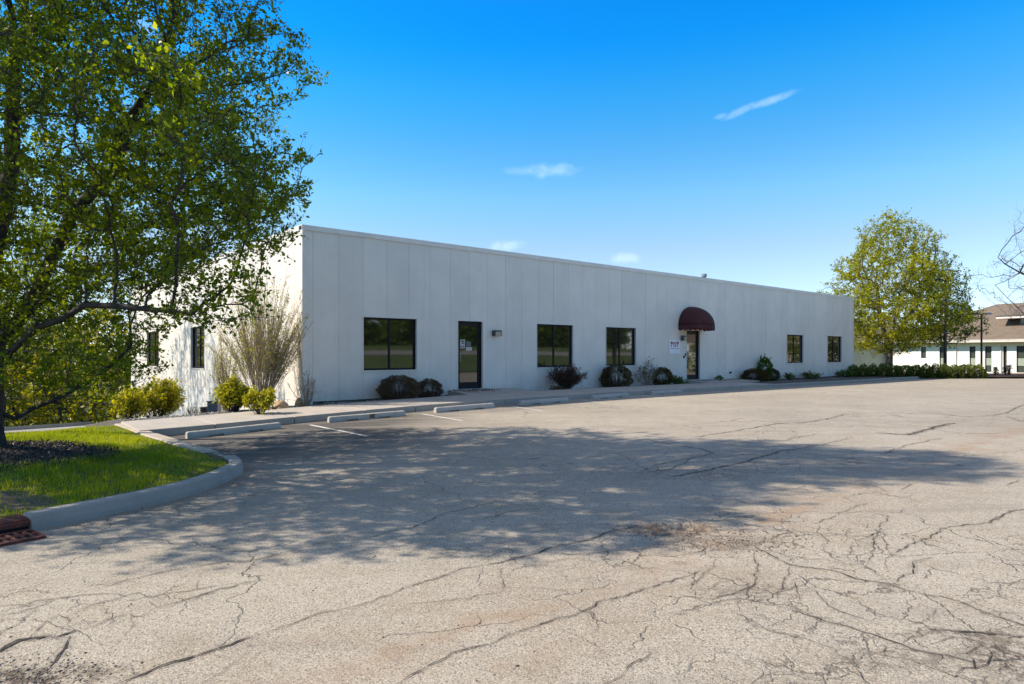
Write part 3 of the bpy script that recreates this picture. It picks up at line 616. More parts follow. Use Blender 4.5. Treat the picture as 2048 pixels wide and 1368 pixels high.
def panels(fr, a0, a1, first, step, ops, zb, zt, gap=.0055, seed=0):
    cuts = [a0]; x = first
    while x < a1-.05: cuts.append(x); x += step
    cuts.append(a1); r3 = random.Random(seed)
    for c0, c1 in zip(cuts[:-1], cuts[1:]):
        c0g, c1g = c0+(gap/2 if c0 > a0 else 0), c1-(gap/2 if c1 < a1 else 0)
        av = sorted({c0g, c1g}|{v for o in ops for v in o[:2] if c0g < v < c1g}); zz = sorted({zb(c0), zt}|{v for o in ops for v in o[2:] if o[0] < c1g and o[1] > c0g})
        off = r3.uniform(-.0025, .0025); tn = r3.random(); bands = []
        for j in range(len(zz)-1):
            zm = (zz[j]+zz[j+1])/2; runs = []
            for i in range(len(av)-1):
                am = (av[i]+av[i+1])/2
                if any(o[0] < am < o[1] and o[2] < zm < o[3] for o in ops): continue
                if runs and abs(runs[-1][1]-av[i]) < 1e-9: runs[-1][1] = av[i+1]
                else: runs.append([av[i], av[i+1]])
            if bands and bands[-1][2] == runs: bands[-1][1] = zz[j+1]
            else: bands.append([zz[j], zz[j+1], runs])
        for zb0, zb1, runs in bands:
            for x0, x1 in runs:
                mb = MB(); mb.fbox(fr, x0, x1, -.06, off, zb0, zb1); new_obj('wall_panel', mb.v, mb.f, M['panel'], parent=bld, tint=tn)
ZB = lambda a: CAMZ-1.405+.11
panels(frF, U_L, U_R, -5.30, .76, ops_f, lambda a: CAMZ-1.30, ZT-.12, seed=3)
panels(frS, 0.0, SIDE_L, .55, .76, ops_s, lambda a: CAMZ-1.28, ZT-.12, seed=4)
# below floor level on the falling side: second lower course
mb = MB(); mb.fbox(frS, 0.02, SIDE_L, -.3, .004, -4.0, CAMZ-1.287); mb.out('lower_wall', M['trim'], parent=bld)
mb = MB(); mb.fbox(frF, U_L+.03, U_R, -.3, -.025, -1.0, CAMZ-1.306); mb.out('foundation', M['foundation'], parent=bld)
# body behind panels (with holes kept dark by recess boxes)
def backing(fr, a0, a1, ops, o0, o1, zb, zt, name):
    mb = MB(); av = sorted({a0, a1}|{v for o in ops for v in o[:2]}); zz = sorted({zb, zt}|{v for o in ops for v in o[2:]})
    for i in range(len(av)-1):
        for j in range(len(zz)-1):
            am, zm = (av[i]+av[i+1])/2, (zz[j]+zz[j+1])/2
            if not any(o[0] < am < o[1] and o[2] < zm < o[3] for o in ops): mb.fbox(fr, av[i], av[i+1], o0, o1, zz[j], zz[j+1])
    return mb.out(name, M['dark'], parent=bld)
backing(frF, U_L+.08, U_R-.02, ops_f, -.2, -.062, .1, ZT-.2, 'inner_wall')
backing(frS, .2, SIDE_L-.02, ops_s, -.2, -.062, -3, ZT-.2, 'inner_wall')
mb = MB(); mb.fbox(frF, U_L+.21, U_R-.1, -SIDE_L+.3, -.21, ZT-.5, ZT-.25); mb.out('roof', M['foundation'], parent=bld)
mb = MB(); mb.fbox(frF, U_L+.21, U_R-.1, -SIDE_L+.3, -.9, -3, ZT-.51); mb.out('interior', M['dark'], parent=bld)
mb = MB(); mb.fbox(frF, U_R-.06, U_R, -SIDE_L+.1, -.065, -1, ZT-.12); mb.fbox(frF, U_L+.1, U_R, -SIDE_L, -SIDE_L+.06, -4, ZT-.12); mb.out('rear_wall', M['trim'], parent=bld)
# coping
for (fr, a0, a1, nm) in ((frF, U_L-.03, U_R+.03, 'roof_coping'), (frS, .18, SIDE_L, 'roof_coping')):
    n = int((a1-a0)/3.05)+1
    for i in range(n):
        b0 = a0+(a1-a0)*i/n; b1 = a0+(a1-a0)*(i+1)/n-.003; mb = MB()
        mb.fbox(fr, b0, b1, -.20, .035, ZT-.012, ZT+.01); mb.fbox(fr, b0, b1, .014, .035, ZT-.13, ZT-.0125); mb.out(nm, M['trim'], parent=bld)
# corner trim
mb = MB(); mb.fbox(frF, U_L-.012, U_L+.11, .004, .012, CAMZ-1.3, ZT-.135); mb.fbox(frS, -.0, .11, .004, .012, CAMZ-1.3, ZT-.135); mb.out('corner_trim', M['trim'], parent=bld)
mb = MB(); mb.fbox(frF, U_R-.10, U_R, .003, .010, CAMZ-1.3, ZT-.135); mb.out('corner_trim', M['trim'], parent=bld)
# windows and doors
def window(fr, o, mull=1, label=None, deep=.085, fw=.05, name='window', sillh=0.0):
    a0, a1, z0, z1 = o; mb = MB(); d0, d1 = -deep-.05, -deep; g = .006
    mb.fbox(fr, a0+g, a0+fw+g, d0, d1, z0, z1); mb.fbox(fr, a1-fw-g, a1-g, d0, d1, z0, z1)
    mb.fbox(fr, a0+fw+g, a1-fw-g, d0, d1, z1-fw-g, z1-g); mb.fbox(fr, a0+fw+g, a1-fw-g, d0, d1, z0+g, z0+fw+g)
    W_ = (a1-a0-2*fw-2*g); edges = []
    for k in range(mull+1):
        s0 = a0+fw+g+W_*k/(mull+1); s1 = a0+fw+g+W_*(k+1)/(mull+1)
        if k: mb.fbox(fr, s0-.03, s0+.03, d0, d1+.002, z0+fw+g, z1-fw-g)
        edges.append((s0+(.03 if k else 0), s1-(.03 if k < mull else 0)))
    w = mb.out(name, M['black'], parent=bld, label=label); bevel(w, .004, 1)
    for s0, s1 in edges:
        p = MB(); p.fbox(fr, s0, s1, d0+.018, d0+.026, z0+fw+g, z1-fw-g); p.out('pane', M['glass'], parent=w)
    # white reveal lining
    t = MB(); e = .02; t.fbox(fr, a0-.035, a1+.035, .004, .012, z1, z1+.03)
    if name == 'window': t.fbox(fr, a0-.035, a1+.035, .004, .03, z0-.035, z0-.002)
    t.fbox(fr, a0-.035, a0-.001, .004, .012, z0, z1-.001); t.fbox(fr, a1+.001, a1+.035, .004, .012, z0, z1-.001); t.out('trim', M['trim'], parent=w)
    return w
window(frF, ops_f[0]); window(frF, ops_f[2]); window(frF, ops_f[3]); window(frF, ops_f[5], 1, fw=.04); window(frF, ops_f[6], 1, fw=.04)
window(frS, ops_s[0], 1, fw=.045); window(frS, ops_s[1], 1, fw=.045)
def door(o, stickers):
    a0, a1, z0, z1 = o; w = window(frF, o, 0, fw=.06, name='door'); d = -.085
    mb = MB(); s = .065
    mb.fbox(frF, a0+.07, a0+.07+s, d-.04, d-.008, z0+.02, z1-.08); mb.fbox(frF, a1-.07-s, a1-.07, d-.04, d-.008, z0+.02, z1-.08)
    mb.fbox(frF, a0+.07+s, a1-.07-s, d-.04, d-.008, z1-.16, z1-.08); mb.fbox(frF, a0+.07+s, a1-.07-s, d-.04, d-.008, z0+.02, z0+.22)
    mb.out('door_leaf', M['black'], parent=w)
    h = MB(); zc = z0+1.02; hx = a0+.11; h.tube([(*frF(hx, d-.008), zc-.13), (*frF(hx, d+.05), zc-.13), (*frF(hx, d+.05), zc+.13), (*frF(hx, d-.008), zc+.13)], .011, 6); h.out('handle', M['galv'], parent=w)
    t = MB(); t.fbox(frF, a0, a1, -.14, -.01, z0-.03, z0+.012); t.out('threshold', M['galv'], parent=w)
    return w
dr1 = door(ops_f[1], True); dr2 = door(ops_f[4], False)
a0, a1, z0, z1 = ops_f[1]; wd = a1-a0; q = lambda f: a0+wd*f
def notice(f0, f1, y0, y1, mat, name='notice'):
    m_ = MB(); m_.fbox(frF, q(f0), q(f1), -.1085, -.1065, z0+(z1-z0)*y0, z0+(z1-z0)*y1); return m_.out(name, mat, parent=dr1)
notice(.16, .36, .60, .73, M['poster']); notice(.40, .64, .565, .62, M['poster']); notice(.40, .60, .63, .70, M['poster_grey'])
for (f0, f1, y0, y1) in ((.19, .22, .69, .72), (.24, .27, .665, .72), (.22, .25, .675, .69), (.29, .325, .69, .72), (.28, .335, .665, .675), (.18, .20, .61, .64), (.225, .245, .61, .64), (.27, .285, .61, .64), (.30, .33, .61, .64)):
    m_ = MB(); m_.fbox(frF, q(f0), q(f1), -.1063, -.1055, z0+(z1-z0)*y0, z0+(z1-z0)*y1); m_.out('notice_print', M['ink'], parent=dr1)
# roof vent
pu = facade_u(1408, -1.5); vz = ZT-.25
mb = MB(); mb.tube([(*xy(pu, -1.5), vz), (*xy(pu, -1.5), CAMZ+(HOR-552)*xy(pu, -1.5)[1]/FPX)], .10, 10); mb.out('vent_pipe', M['galv'], parent=bld)
mb = MB(); zc = CAMZ+(HOR-552)*xy(pu, -1.5)[1]/FPX; mb.tube([(*xy(pu, -1.5), zc-.04), (*xy(pu, -1.5), zc+.10)], .14, 10); mb.out('vent_cap', M['galv'], parent=bld)
# conduit on side wall, small wall outlets
mb = MB(); s_ = side_s(272.5); mb.tube([(*frS(s_, .05), -2.5), (*frS(s_, .05), 4.5)], .035, 8); mb.out('downspout', M['trim'], parent=bld)
mb = MB(); uu0 = facade_u(1367.5); mb.fbox(frF, uu0-.04, uu0+.04, .004, .04, facade_z(1367, 716), facade_z(1367, 711.5)); mb.out('key_box', M['black'], parent=bld)
mb = MB(); uu0 = facade_u(1370.5); mb.fbox(frF, uu0-.035, uu0+.035, .004, .035, facade_z(1370, 711), facade_z(1370, 707)); mb.out('key_box', M['black'], parent=bld)
mb = MB(); uu0 = facade_u(1460); mb.fbox(frF, uu0-.08, uu0+.06, .004, .06, facade_z(1460, 746.5), facade_z(1460, 743.5)); mb.out('hose_tap', M['black'], parent=bld)
mb = MB(); uu0 = facade_u(643); mb.fbox(frF, uu0-.05, uu0+.05, -.02, .02, CAMZ-1.41, CAMZ-1.32); mb.out('foundation_vent', M['void'], parent=bld)

# wall lamps
def wall_lamp(x0, x1, y0, y1, label):
    ua, ub = facade_u(x0+2), facade_u(x1); zt, zb = facade_z(x0, y0), facade_z(x0, y1); o = empty('wall_lamp', (*frF(ua, 0), zb), label, 'wall lamp', 'wall lamps beside the doors')
    mb = MB(); mb.fbox(frF, ua, ub, .004, .20, zt-.05, zt); mb.fbox(frF, ua, ub, .004, .07, zb, zt-.05); mb.fbox(frF, ua, ua+.012, .07, .2, zb, zt-.05); mb.fbox(frF, ub-.012, ub, .07, .2, zb, zt-.05)
    bevel(mb.out('housing', M['lamp_body'], parent=o), .006, 2)
    mb = MB(); mb.hexa([(*frF(ua+.014, .185), zb+.01), (*frF(ub-.014, .185), zb+.01), (*frF(ub-.014, .072), zb-.01), (*frF(ua+.014, .072), zb-.01), (*frF(ua+.014, .195), zt-.052), (*frF(ub-.014, .195), zt-.052), (*frF(ub-.014, .072), zt-.052), (*frF(ua+.014, .072), zt-.052)])
    mb.out('lens', M['lamp_lens'], parent=o)
wall_lamp(981.6, 996.5, 660.5, 672, 'boxy wall lamp right of the glass door nearest the corner')
wall_lamp(1359, 1367.5, 671, 681, 'small boxy wall lamp tucked beside the maroon awning')

# awning: quarter-dome canvas with scalloped valance
def awning():
    uc = (facade_u(1362, .4)+facade_u(1429, .4))/2+.02; Rw = .93; Zs = facade_z(1385, 661); H = facade_z(1385, 614)-Zs; dep = 1.05
    o = empty('door_awning', (*frF(uc, 0), Zs), 'maroon dome shaped canvas awning over the far entrance door', 'awning')
    mb = MB(); na, nb = 20, 8; V = []; base = .22
    # sections around (plan angle) from wall to wall
    for i in range(na+1):
        th = math.pi*i/na
        for j in range(nb+1):
            ph = (math.pi/2)*j/nb; r = math.cos(ph); rib = 1+.012*math.cos(th*na)
            V.append((*frF(uc-Rw*math.cos(th)*r*rib, .01+dep*math.sin(th)*r*rib), Zs+base+(H-base)*math.sin(ph)))
    F = []
    for i in range(na):
        for j in range(nb): k = i*(nb+1)+j; F.append((k, k+nb+1, k+nb+2, k+1))
    mb.add(V, F); c = mb.out('canopy', M['awning'], parent=o, smooth_=True); c.modifiers.new('t', 'SOLIDIFY').thickness = .012
    V = []; F = []; n = 60
    for i in range(n+1):
        th = math.pi*i/n; p = frF(uc-Rw*math.cos(th)*1.008, .01+dep*math.sin(th)*1.008); sc = .05*abs(math.sin(i*math.pi/4))
        V += [(*p, Zs+base+.004), (*p, Zs+.02-sc)]
    for i in range(n): F.append((2*i, 2*i+2, 2*i+3, 2*i+1))
    v = new_obj('valance', V, F, M['awning'], parent=o, smooth_=True); v.modifiers.new('t', 'SOLIDIFY').thickness = .008
    mb = MB()
    for th in (.25, .5, .75):
        pp = [(*frF(uc-Rw*.93*math.cos(math.pi*th)*math.cos(ph), .01+dep*.93*math.sin(math.pi*th)*math.cos(ph)), Zs+base-.0+(H-base)*.93*math.sin(ph)) for ph in np.linspace(0, math.pi/2, 8)]; mb.tube(pp, .012, 6)
    mb.out('frame', M['galv'], parent=o)
awning()

# sign board with lettering
def text_mesh(s, size, mat, center, name, parent, sx=1.0, ext=.002, zcut=None):
    cu = bpy.data.curves.new(name, 'FONT'); cu.body = s; cu.size = size; cu.extrude = ext; cu.align_x = 'CENTER'; cu.align_y = 'CENTER'; cu.offset = size*.05
    tmp = bpy.data.objects.new('tmp', cu); COL.objects.link(tmp); dg = bpy.context.evaluated_depsgraph_get(); me = bpy.data.meshes.new_from_object(tmp.evaluated_get(dg)); bpy.data.objects.remove(tmp)
    u0, z0_ = center; V = [(*frF(u0+v.co.x*sx, .0245+v.co.z), z0_+v.co.y) for v in me.vertices]; F = [tuple(p.vertices) for p in me.polygons]
    return new_obj(name, V, F, mat, parent=parent)
ua, ub = facade_u(1337.5), facade_u(1359.5); zt, zb = facade_z(1338, 679.5), facade_z(1338, 707.5)
sg = empty('sign', (*frF(ua, 0), zb), 'white sign with split red and maroon letters left of the far door', 'sign')
mb = MB(); mb.fbox(frF, ua, ub, .004, .022, zb, zt); mb.out('board', M['white_print'], parent=sg)
cw = ub-ua; H_ = zt-zb; zc = zb+H_*.66; sz = H_*.50
for ch, f, mt in (('P', .22, 'maroon_print'), ('N', .50, 'red_print'), ('B', .78, 'plum_print')): text_mesh(ch, sz, M[mt], (ua+cw*f, zc), 'letter', sg, cw*.34/sz)
mb = MB(); mb.fbox(frF, ua+cw*.06, ub-cw*.06, .0275, .0285, zc-.02, zc+.004); mb.out('letter_split', M['white_print'], parent=sg)
mb = MB(); mb.fbox(frF, ua+cw*.08, ub-cw*.08, .0223, .0232, zb+H_*.36, zb+H_*.40); mb.out('caption_line', M['grey_print'], parent=sg)

# ------------------------------------------------------------------ wheel stops
STOPS = [((367, 879), (570, 856.5), 'long weathered concrete wheel stop nearest the grass island'), ((656, 846), (814, 832), 'wheel stop with a brown rust stain on its face'), ((868, 826.5), (995, 815.5), 'wheel stop in front of the near glass door, still in sun'),
         ((1040, 811.5), (1142, 803.5), 'shaded wheel stop below the spiky dark shrub'), ((1178, 800), (1268, 793), 'shaded wheel stop below the round green shrub'), ((1299, 791), (1372, 785.5), 'wheel stop in the shade just before the awning door'), ((1477, 778), (1536, 774.5), 'farthest wheel stop near the end of the sidewalk')]
def wheel_stop(a, b_, label, stain=False):
    pa, pb = np.array(gp(*a)), np.array(gp(*b_)); d = pb-pa; L = np.linalg.norm(d); L2 = max(L, 1.78) if L < 1.9 else 1.85
    d = d/np.linalg.norm(d); c = (pa+pb)/2; nrm = np.array((d[1], -d[0])); c = c-nrm*.08
    zf = lambda p: float(gz(*p)); o = empty('wheel_stop', (*c, zf(c)), label, 'wheel stop', 'concrete wheel stops along the sidewalk')
    mb = MB(); secs = []; xsn = [-.5, -.485, -.30, -.285, -.14, -.125, .125, .14, .285, .30, .485, .5]; r4 = random.Random(int(L*1e4))
    for t in xsn:
        p = c+d*t*L2; z = zf(p); notch = .285 <= abs(t)-1e-9 <= .0 or (.139 < abs(t) < .286); e = .012 if abs(t) > .49 else 0; b0 = .045 if notch else -.02; j = lambda: r4.uniform(-.002, .002)
        nb = .035 if notch else -.02; prof = [(-.03, -.02), (.03, -.02), (.03, nb), (.075-e, nb), (.075-e, .055), (.055-e+j(), .115-e+j()), (.04-e, .128-e), (-.04+e, .128-e), (-.055+e, .115-e), (-.075+e, .055), (-.075+e, nb), (-.03, nb)]
        secs.append([(*(p+nrm*w), z+h) for w, h in prof])
    mb.loft(secs); mb.out('beam', M['stop'], parent=o)
    for t in (-.38, .38):
        p = c+d*t*L2; z = zf(p); m2 = MB(); m2.tube([(*p, z+.11), (*p, z+.134)], .014, 8); m2.out('pin', M['rust'], parent=o)
    if stain:
        p = c+d*.05*L2; m2 = MB(); z = zf(p)
        m2.add([(*(p+nrm*.078-d*.09), z+.03), (*(p+nrm*.078+d*.06), z+.02), (*(p+nrm*.0765+d*.05), z+.052), (*(p+nrm*.0575+d*.07), z+.117), (*(p+nrm*.0575-d*.05), z+.117), (*(p+nrm*.0765-d*.08), z+.052)], [(0, 1, 2, 5), (5, 2, 3, 4)]); m2.out('rust_stain', M['stain'], parent=o)
for k, (a, b_, l) in enumerate(STOPS): wheel_stop(a, b_, l, k == 1)

# ------------------------------------------------------------------ grass island and kerb
isl = [(-9.9, 1.0), (-9.85, 3.0), (-9.75, 5.0), (-9.65, 6.6), (-9.62, 7.3), (-9.75, 7.95), (-10.2, 8.55), (-10.7, 8.98), (-11.35, 9.3), (-12.19, 9.60), (-13.2, 9.85), (-16, 10.4), (-22, 11.2), (-30, 12), (-30, 1.0)]
islp = [xy(*p) for p in isl]
TREE = (-7.36, 9.2)
def islz(X, Y, d=None):
    if d is None: d = dist_poly(X, Y, islp, True)
    return gz(X, Y)+.115+.13*smooth(d, .35, 3.0)+.10*np.exp(-((X-TREE[0])**2+(Y-TREE[1])**2)/1.8)+.02*wob(X, Y, 2.5, 3)
xs = np.arange(-28, -2.5, .12); ys = np.arange(-2, 19, .12); V, F = grid(xs, ys, lambda x, y: x*0)
d = dist_poly(V[:, 0], V[:, 1], islp, True); ins = inside(V[:, 0], V[:, 1], islp); V[:, 2] = islz(V[:, 0], V[:, 1], d); V[:, 2] = np.where(ins, V[:, 2], gz(V[:, 0], V[:, 1])-.02*0+.06)
dm = np.hypot((V[:, 0]-TREE[0]-.1), (V[:, 1]-TREE[1]+.25)*1.05)+.15*wob(V[:, 0], V[:, 1], 4, 6); mul = 1-smooth(dm, 1.45, 1.75)
ep = gp(20, 1030); lit = 1-smooth(np.hypot((V[:, 0]-ep[0]+.3)/.8, (V[:, 1]-ep[1])/.45)+.15*wob(V[:, 0], V[:, 1], 6, 2), .6, 1.1)
lit = np.maximum(lit, .8*(1-smooth(d, .1, .3)))
keep = (ins & (d > .06))[F].all(1)
new_obj('lawn_island', V, F[keep], M['soil'], smooth_=True, mask=np.stack((mul, lit, mul*0), -1), kind='structure')
def kerb_path(P, w, h, mat, name, parent, top=0.0, end_round=.02):
    secs = []
    for i, p in enumerate(P):
        t = P[min(i+1, len(P)-1)]-P[max(i-1, 0)]; t = t/np.linalg.norm(t); n = np.array((-t[1], t[0])); z = float(gz(*p))
        prof = [(0, -.2), (0, h*.3), (.012, h-.02), (.03, h), (w-.02, h), (w, h-.015), (w, -.2)]
        secs.append([(*(p+n*a), z+b_) for a, b_ in prof])
    mb = MB(); mb.loft(secs); return mb.out(name, mat, parent=parent)
kerb = empty('kerb', (*islp[4], float(gz(*islp[4])))); kerb['kind'] = 'structure'
def dense(P, n=6):
    P = [np.array(p) for p in P]; out = []
    for i in range(len(P)-1):
        p0 = P[max(i-1, 0)]; p1, p2 = P[i], P[i+1]; p3 = P[min(i+2, len(P)-1)]
        for k in range(n):
            t = k/n; out.append(.5*((2*p1)+(-p0+p2)*t+(2*p0-5*p1+4*p2-p3)*t*t+(-p0+3*p1-3*p2+p3)*t**3))
    out.append(P[-1]); return out
# going from the far right corner towards the camera, the island is on the right-hand side, so reverse
kp = dense(islp[4:10], 6)
kerb_path(list(reversed(kp)), .17, .155, M['kerb_grey'], 'kerb_section', kerb)
for a, b_ in ((0, 1), (1, 2), (2, 3)):
    p0, p1 = np.array(islp[a]), np.array(islp[b_]); P = [p0+(p1-p0)*t for t in (.004, .33, .66, .996)]
    kerb_path(list(reversed(P)), .26, .135, M['kerb_tan'], 'kerb_section', kerb)
P = [np.array(islp[3])+(np.array(islp[4])-np.array(islp[3]))*t for t in (.02, .5, .9)]
kerb_path(list(reversed(P)), .24, .10, M['kerb_tan'], 'kerb_section', kerb)
kerb_path(list(reversed(dense([xy(-13.6, 9.93), islp[11], islp[12]], 4))), .17, .155, M['kerb_grey'], 'kerb_section', kerb)
# storm drain: rusty hood and slotted grate between the kerb ends
dr = empty('storm_drain', (*xy(-12.9, 9.8), float(gz(*xy(-12.9, 9.8)))), 'rusty red cast iron storm drain at the end of the kerb', 'storm drain')
a_, b_ = np.array(islp[9]), np.array(xy(-13.58, 9.93)); t_ = (b_-a_)/np.linalg.norm(b_-a_); n_ = np.array((t_[1], -t_[0]))
if np.dot(n_, nV) > 0: n_ = -n_          # points into the island
LL = np.linalg.norm(b_-a_); z = float(gz(*a_)); secs = []
for k in np.linspace(.01, .99, 8):
    p = a_+t_*LL*k; secs.append([(*(p+n_*w), z+h) for w, h in ((.03, .045), (.03, .08), (.06, .105), (.12, .115), (.28, .12), (.28, .10), (.07, .07))])
mb = MB(); mb.loft(secs); mb.out('hood', M['rust'], parent=dr)
mb = MB(); p = [a_+t_*.02+n_*.05, a_+t_*(LL-.02)+n_*.05]; q_ = [p[1]+n_*.02, p[0]+n_*.02]; mb.hexa([(*k, z-.1) for k in p+q_]+[(*k, z+.1) for k in p+q_]); mb.out('inlet_void', M['void'], parent=dr)
def bar(p, q, w, z0, z1):
    p, q = np.array(p), np.array(q); t = (q-p)/np.linalg.norm(q-p); n = np.array((-t[1], t[0]))*w/2; m_ = MB(); c = [p-n, q-n, q+n, p+n]; m_.hexa([(*k, z0) for k in c]+[(*k, z1) for k in c]); return m_
g0 = a_-n_*.02+t_*.02; g1 = a_+t_*(LL-.02)-n_*.02
for w in (.0, .34): m_ = bar(g0-n_*w, g1-n_*w, .05, z-.02, z+.022); m_.out('grate_rim', M['rust'], parent=dr)
for k in np.linspace(.0, 1, 22): c = g0+(g1-g0)*k; bar(c-n_*.026, c-n_*.314, .024, z-.02, z+.018).out('grate_bar', M['rust'], parent=dr)
bar(g0-n_*.17, g1-n_*.17, .03, z-.019, z+.0185).out('grate_bar', M['rust'], parent=dr)
bar(g0-n_*.17, g1-n_*.17, .36, z+.004, z+.007).out('grate_void', M['void'], parent=dr)

# drive behind the island
UU, VV = np.meshgrid(np.arange(-44, -9.9, .5), np.linspace(-2.9, 1.06, 10)); X, Y = xy(UU, VV); k = UU.shape[1]; i = np.arange(9)[:, None]*k+np.arange(k-1)[None]
new_obj('drive', np.stack((X, Y, gz(X, Y)+.05), -1).reshape(-1, 3), np.stack((i, i+1, i+k+1, i+k), -1).reshape(-1, 4), M['drive'], smooth_=True, kind='structure')
for u0 in np.arange(-30, -10.5, 2.5):
    mb = MB(); c = [(u0, -2.9), (u0+2.48, -2.9), (u0+2.48, -3.1), (u0, -3.1)]; mb.hexa([(*xy(*p), float(gz(*xy(*p)))-.2) for p in c]+[(*xy(*p), float(gz(*xy(*p)))+.17) for p in c]); mb.out('kerb_section', M['kerb_grey'], parent=kerb)

# ------------------------------------------------------------------ vegetation
def leaves(P, size, mat, name='foliage', seed=0, up=.3, aspect=.62, tint=None, parent=None, dirs=None, sizev=.35, **kw):
    rs = np.random.RandomState(seed); n = len(P); a = rs.randn(n, 3)
    if dirs is not None: a = a*.6+dirs*1.2
    a /= np.linalg.norm(a, axis=1)[:, None]; b_ = rs.randn(n, 3); b_[:, 2] += 0; b_ -= (b_*a).sum(1)[:, None]*a; b_ /= np.linalg.norm(b_, axis=1)[:, None]
    nn = np.cross(a, b_); s = size*(1+sizev*rs.randn(n)).clip(.4, 2.0)
    A = a*s[:, None]; B = b_*(s*aspect/2)[:, None]; Nn = nn*(s*.12)[:, None]
    V = np.stack((P, P+A*.45+B+Nn, P+A, P+A*.45-B+Nn), 1).reshape(-1, 3); F = np.arange(4*n).reshape(n, 4)
    if tint is None: tint = rs.rand(n)
    return new_obj(name, V, F, mat, parent=parent, tint=np.repeat(tint, 4), kind='stuff', **kw)
def tubes_np(starts, ends, r0, r1, sides=3):
    """independent straight tapered segments, vectorised"""
    d = ends-starts; L = np.linalg.norm(d, axis=1)[:, None]+1e-9; t = d/L; ref = np.where(np.abs(t[:, 2:3]) < .9, np.array([[0, 0, 1.]]), np.array([[1., 0, 0]]))
    a = np.cross(t, ref); a /= np.linalg.norm(a, axis=1)[:, None]; b_ = np.cross(t, a); th = np.arange(sides)*2*np.pi/sides
    ring = a[:, None]*np.cos(th)[None, :, None]+b_[:, None]*np.sin(th)[None, :, None]
    V = np.concatenate((starts[:, None]+ring*r0[:, None, None], ends[:, None]+ring*r1[:, None, None]), 1); n = len(starts)
    j = np.arange(sides); f = np.stack((j, (j+1) % sides, sides+(j+1) % sides, sides+j), -1); F = (f[None]+np.arange(n)[:, None, None]*2*sides).reshape(-1, 4)
    return V.reshape(-1, 3), F
def join(parts):
    k = 0; VV = []; FF = []
    for v, f in parts: VV.append(v); FF.append(f+k); k += len(v)
    return np.concatenate(VV), np.concatenate(FF)
def colonise(seed, attract, trunk, step=.25, kill=.45, infl=2.5, iters=90, trop=.12):
    rs = np.random.RandomState(seed); nodes = [np.array(p, float) for p in trunk[0]]; par = [-1]+list(range(len(nodes)-1))
    for br in trunk[1:]:       # extra preset limbs: (parent index, points)
        pi = br[0]
        for p in br[1]: nodes.append(np.array(p, float)); par.append(pi); pi = len(nodes)-1
    Nd = np.array(nodes); A = attract.copy(); best = np.full(len(A), 1e9); who = np.zeros(len(A), int)
    def upd(i0, arr):
        nonlocal best, who
        for c in range(0, len(arr), 400):
            D = np.linalg.norm(A[:, None]-arr[None, c:c+400], axis=2); m = D.argmin(1); dm = D[np.arange(len(A)), m]; k = dm < best; best = np.where(k, dm, best); who = np.where(k, m+i0+c, who)
    upd(0, Nd)
    for it in range(iters):
        alive = best > kill; A, best, who = A[alive], best[alive], who[alive]
        if len(A) == 0: break
        act = best < infl
        if not act.any(): infl *= 1.5; continue
        w = who[act]; d = A[act]-Nd[w]; d /= np.linalg.norm(d, axis=1)[:, None]
        uq, inv = np.unique(w, return_inverse=True); acc = np.zeros((len(uq), 3)); np.add.at(acc, inv, d); acc /= np.linalg.norm(acc, axis=1)[:, None]+1e-6
        acc += rs.randn(*acc.shape)*.22; acc[:, 2] += trop; acc /= np.linalg.norm(acc, axis=1)[:, None]
        new = Nd[uq]+acc*step; i0 = len(Nd); Nd = np.concatenate((Nd, new)); par += uq.tolist(); upd(i0, new)
    return Nd, np.array(par)
def radii(Nd, par, r_tip, r_base, expo=2.4):
    n = len(Nd); r = np.zeros(n); acc = np.zeros(n)
    has = np.zeros(n, bool); has[par[par >= 0]] = True
    for i in range(n-1, -1, -1):
        if not has[i]: acc[i] = 1
        if par[i] >= 0: acc[par[i]] += acc[i]
    e = 1/expo; r = r_tip*acc**e; k = (math.log(r_base/r_tip)/math.log(acc[0])) if acc[0] > 1 else e
    return r_tip*acc**k, has
def envelope_points(n, prof, cx, cy, seed, shell=.45, skew=(0, 0), lump=.25, ysq=0.0):
    rs = np.random.RandomState(seed); zs = np.array([p[0] for p in prof]); Rr = np.array([p[1] for p in prof]); out = []
    while len(out) < n:
        z = rs.uniform(zs[0], zs[-1]); r = np.interp(z, zs, Rr); th = rs.rand()*6.283
        lm = 1+lump*(math.sin(3*th+z*1.3+seed)*.5+math.sin(5*th-z*2.1)*.3+math.sin(2.3*z+th)*.3)
        if rs.rand() > (r/Rr.max())**1.2: continue
        rho = r*lm*max(rs.rand(), rs.rand()*(1-shell)+shell*rs.rand())**.6; f = (z-zs[0])/(zs[-1]-zs[0])
        out.append((cx+skew[0]*f+rho*math.cos(th), cy+skew[1]*f+rho*math.sin(th)*(1-ysq*min(1, max(0, (f-.3)/.3))), z))
    return np.array(out)
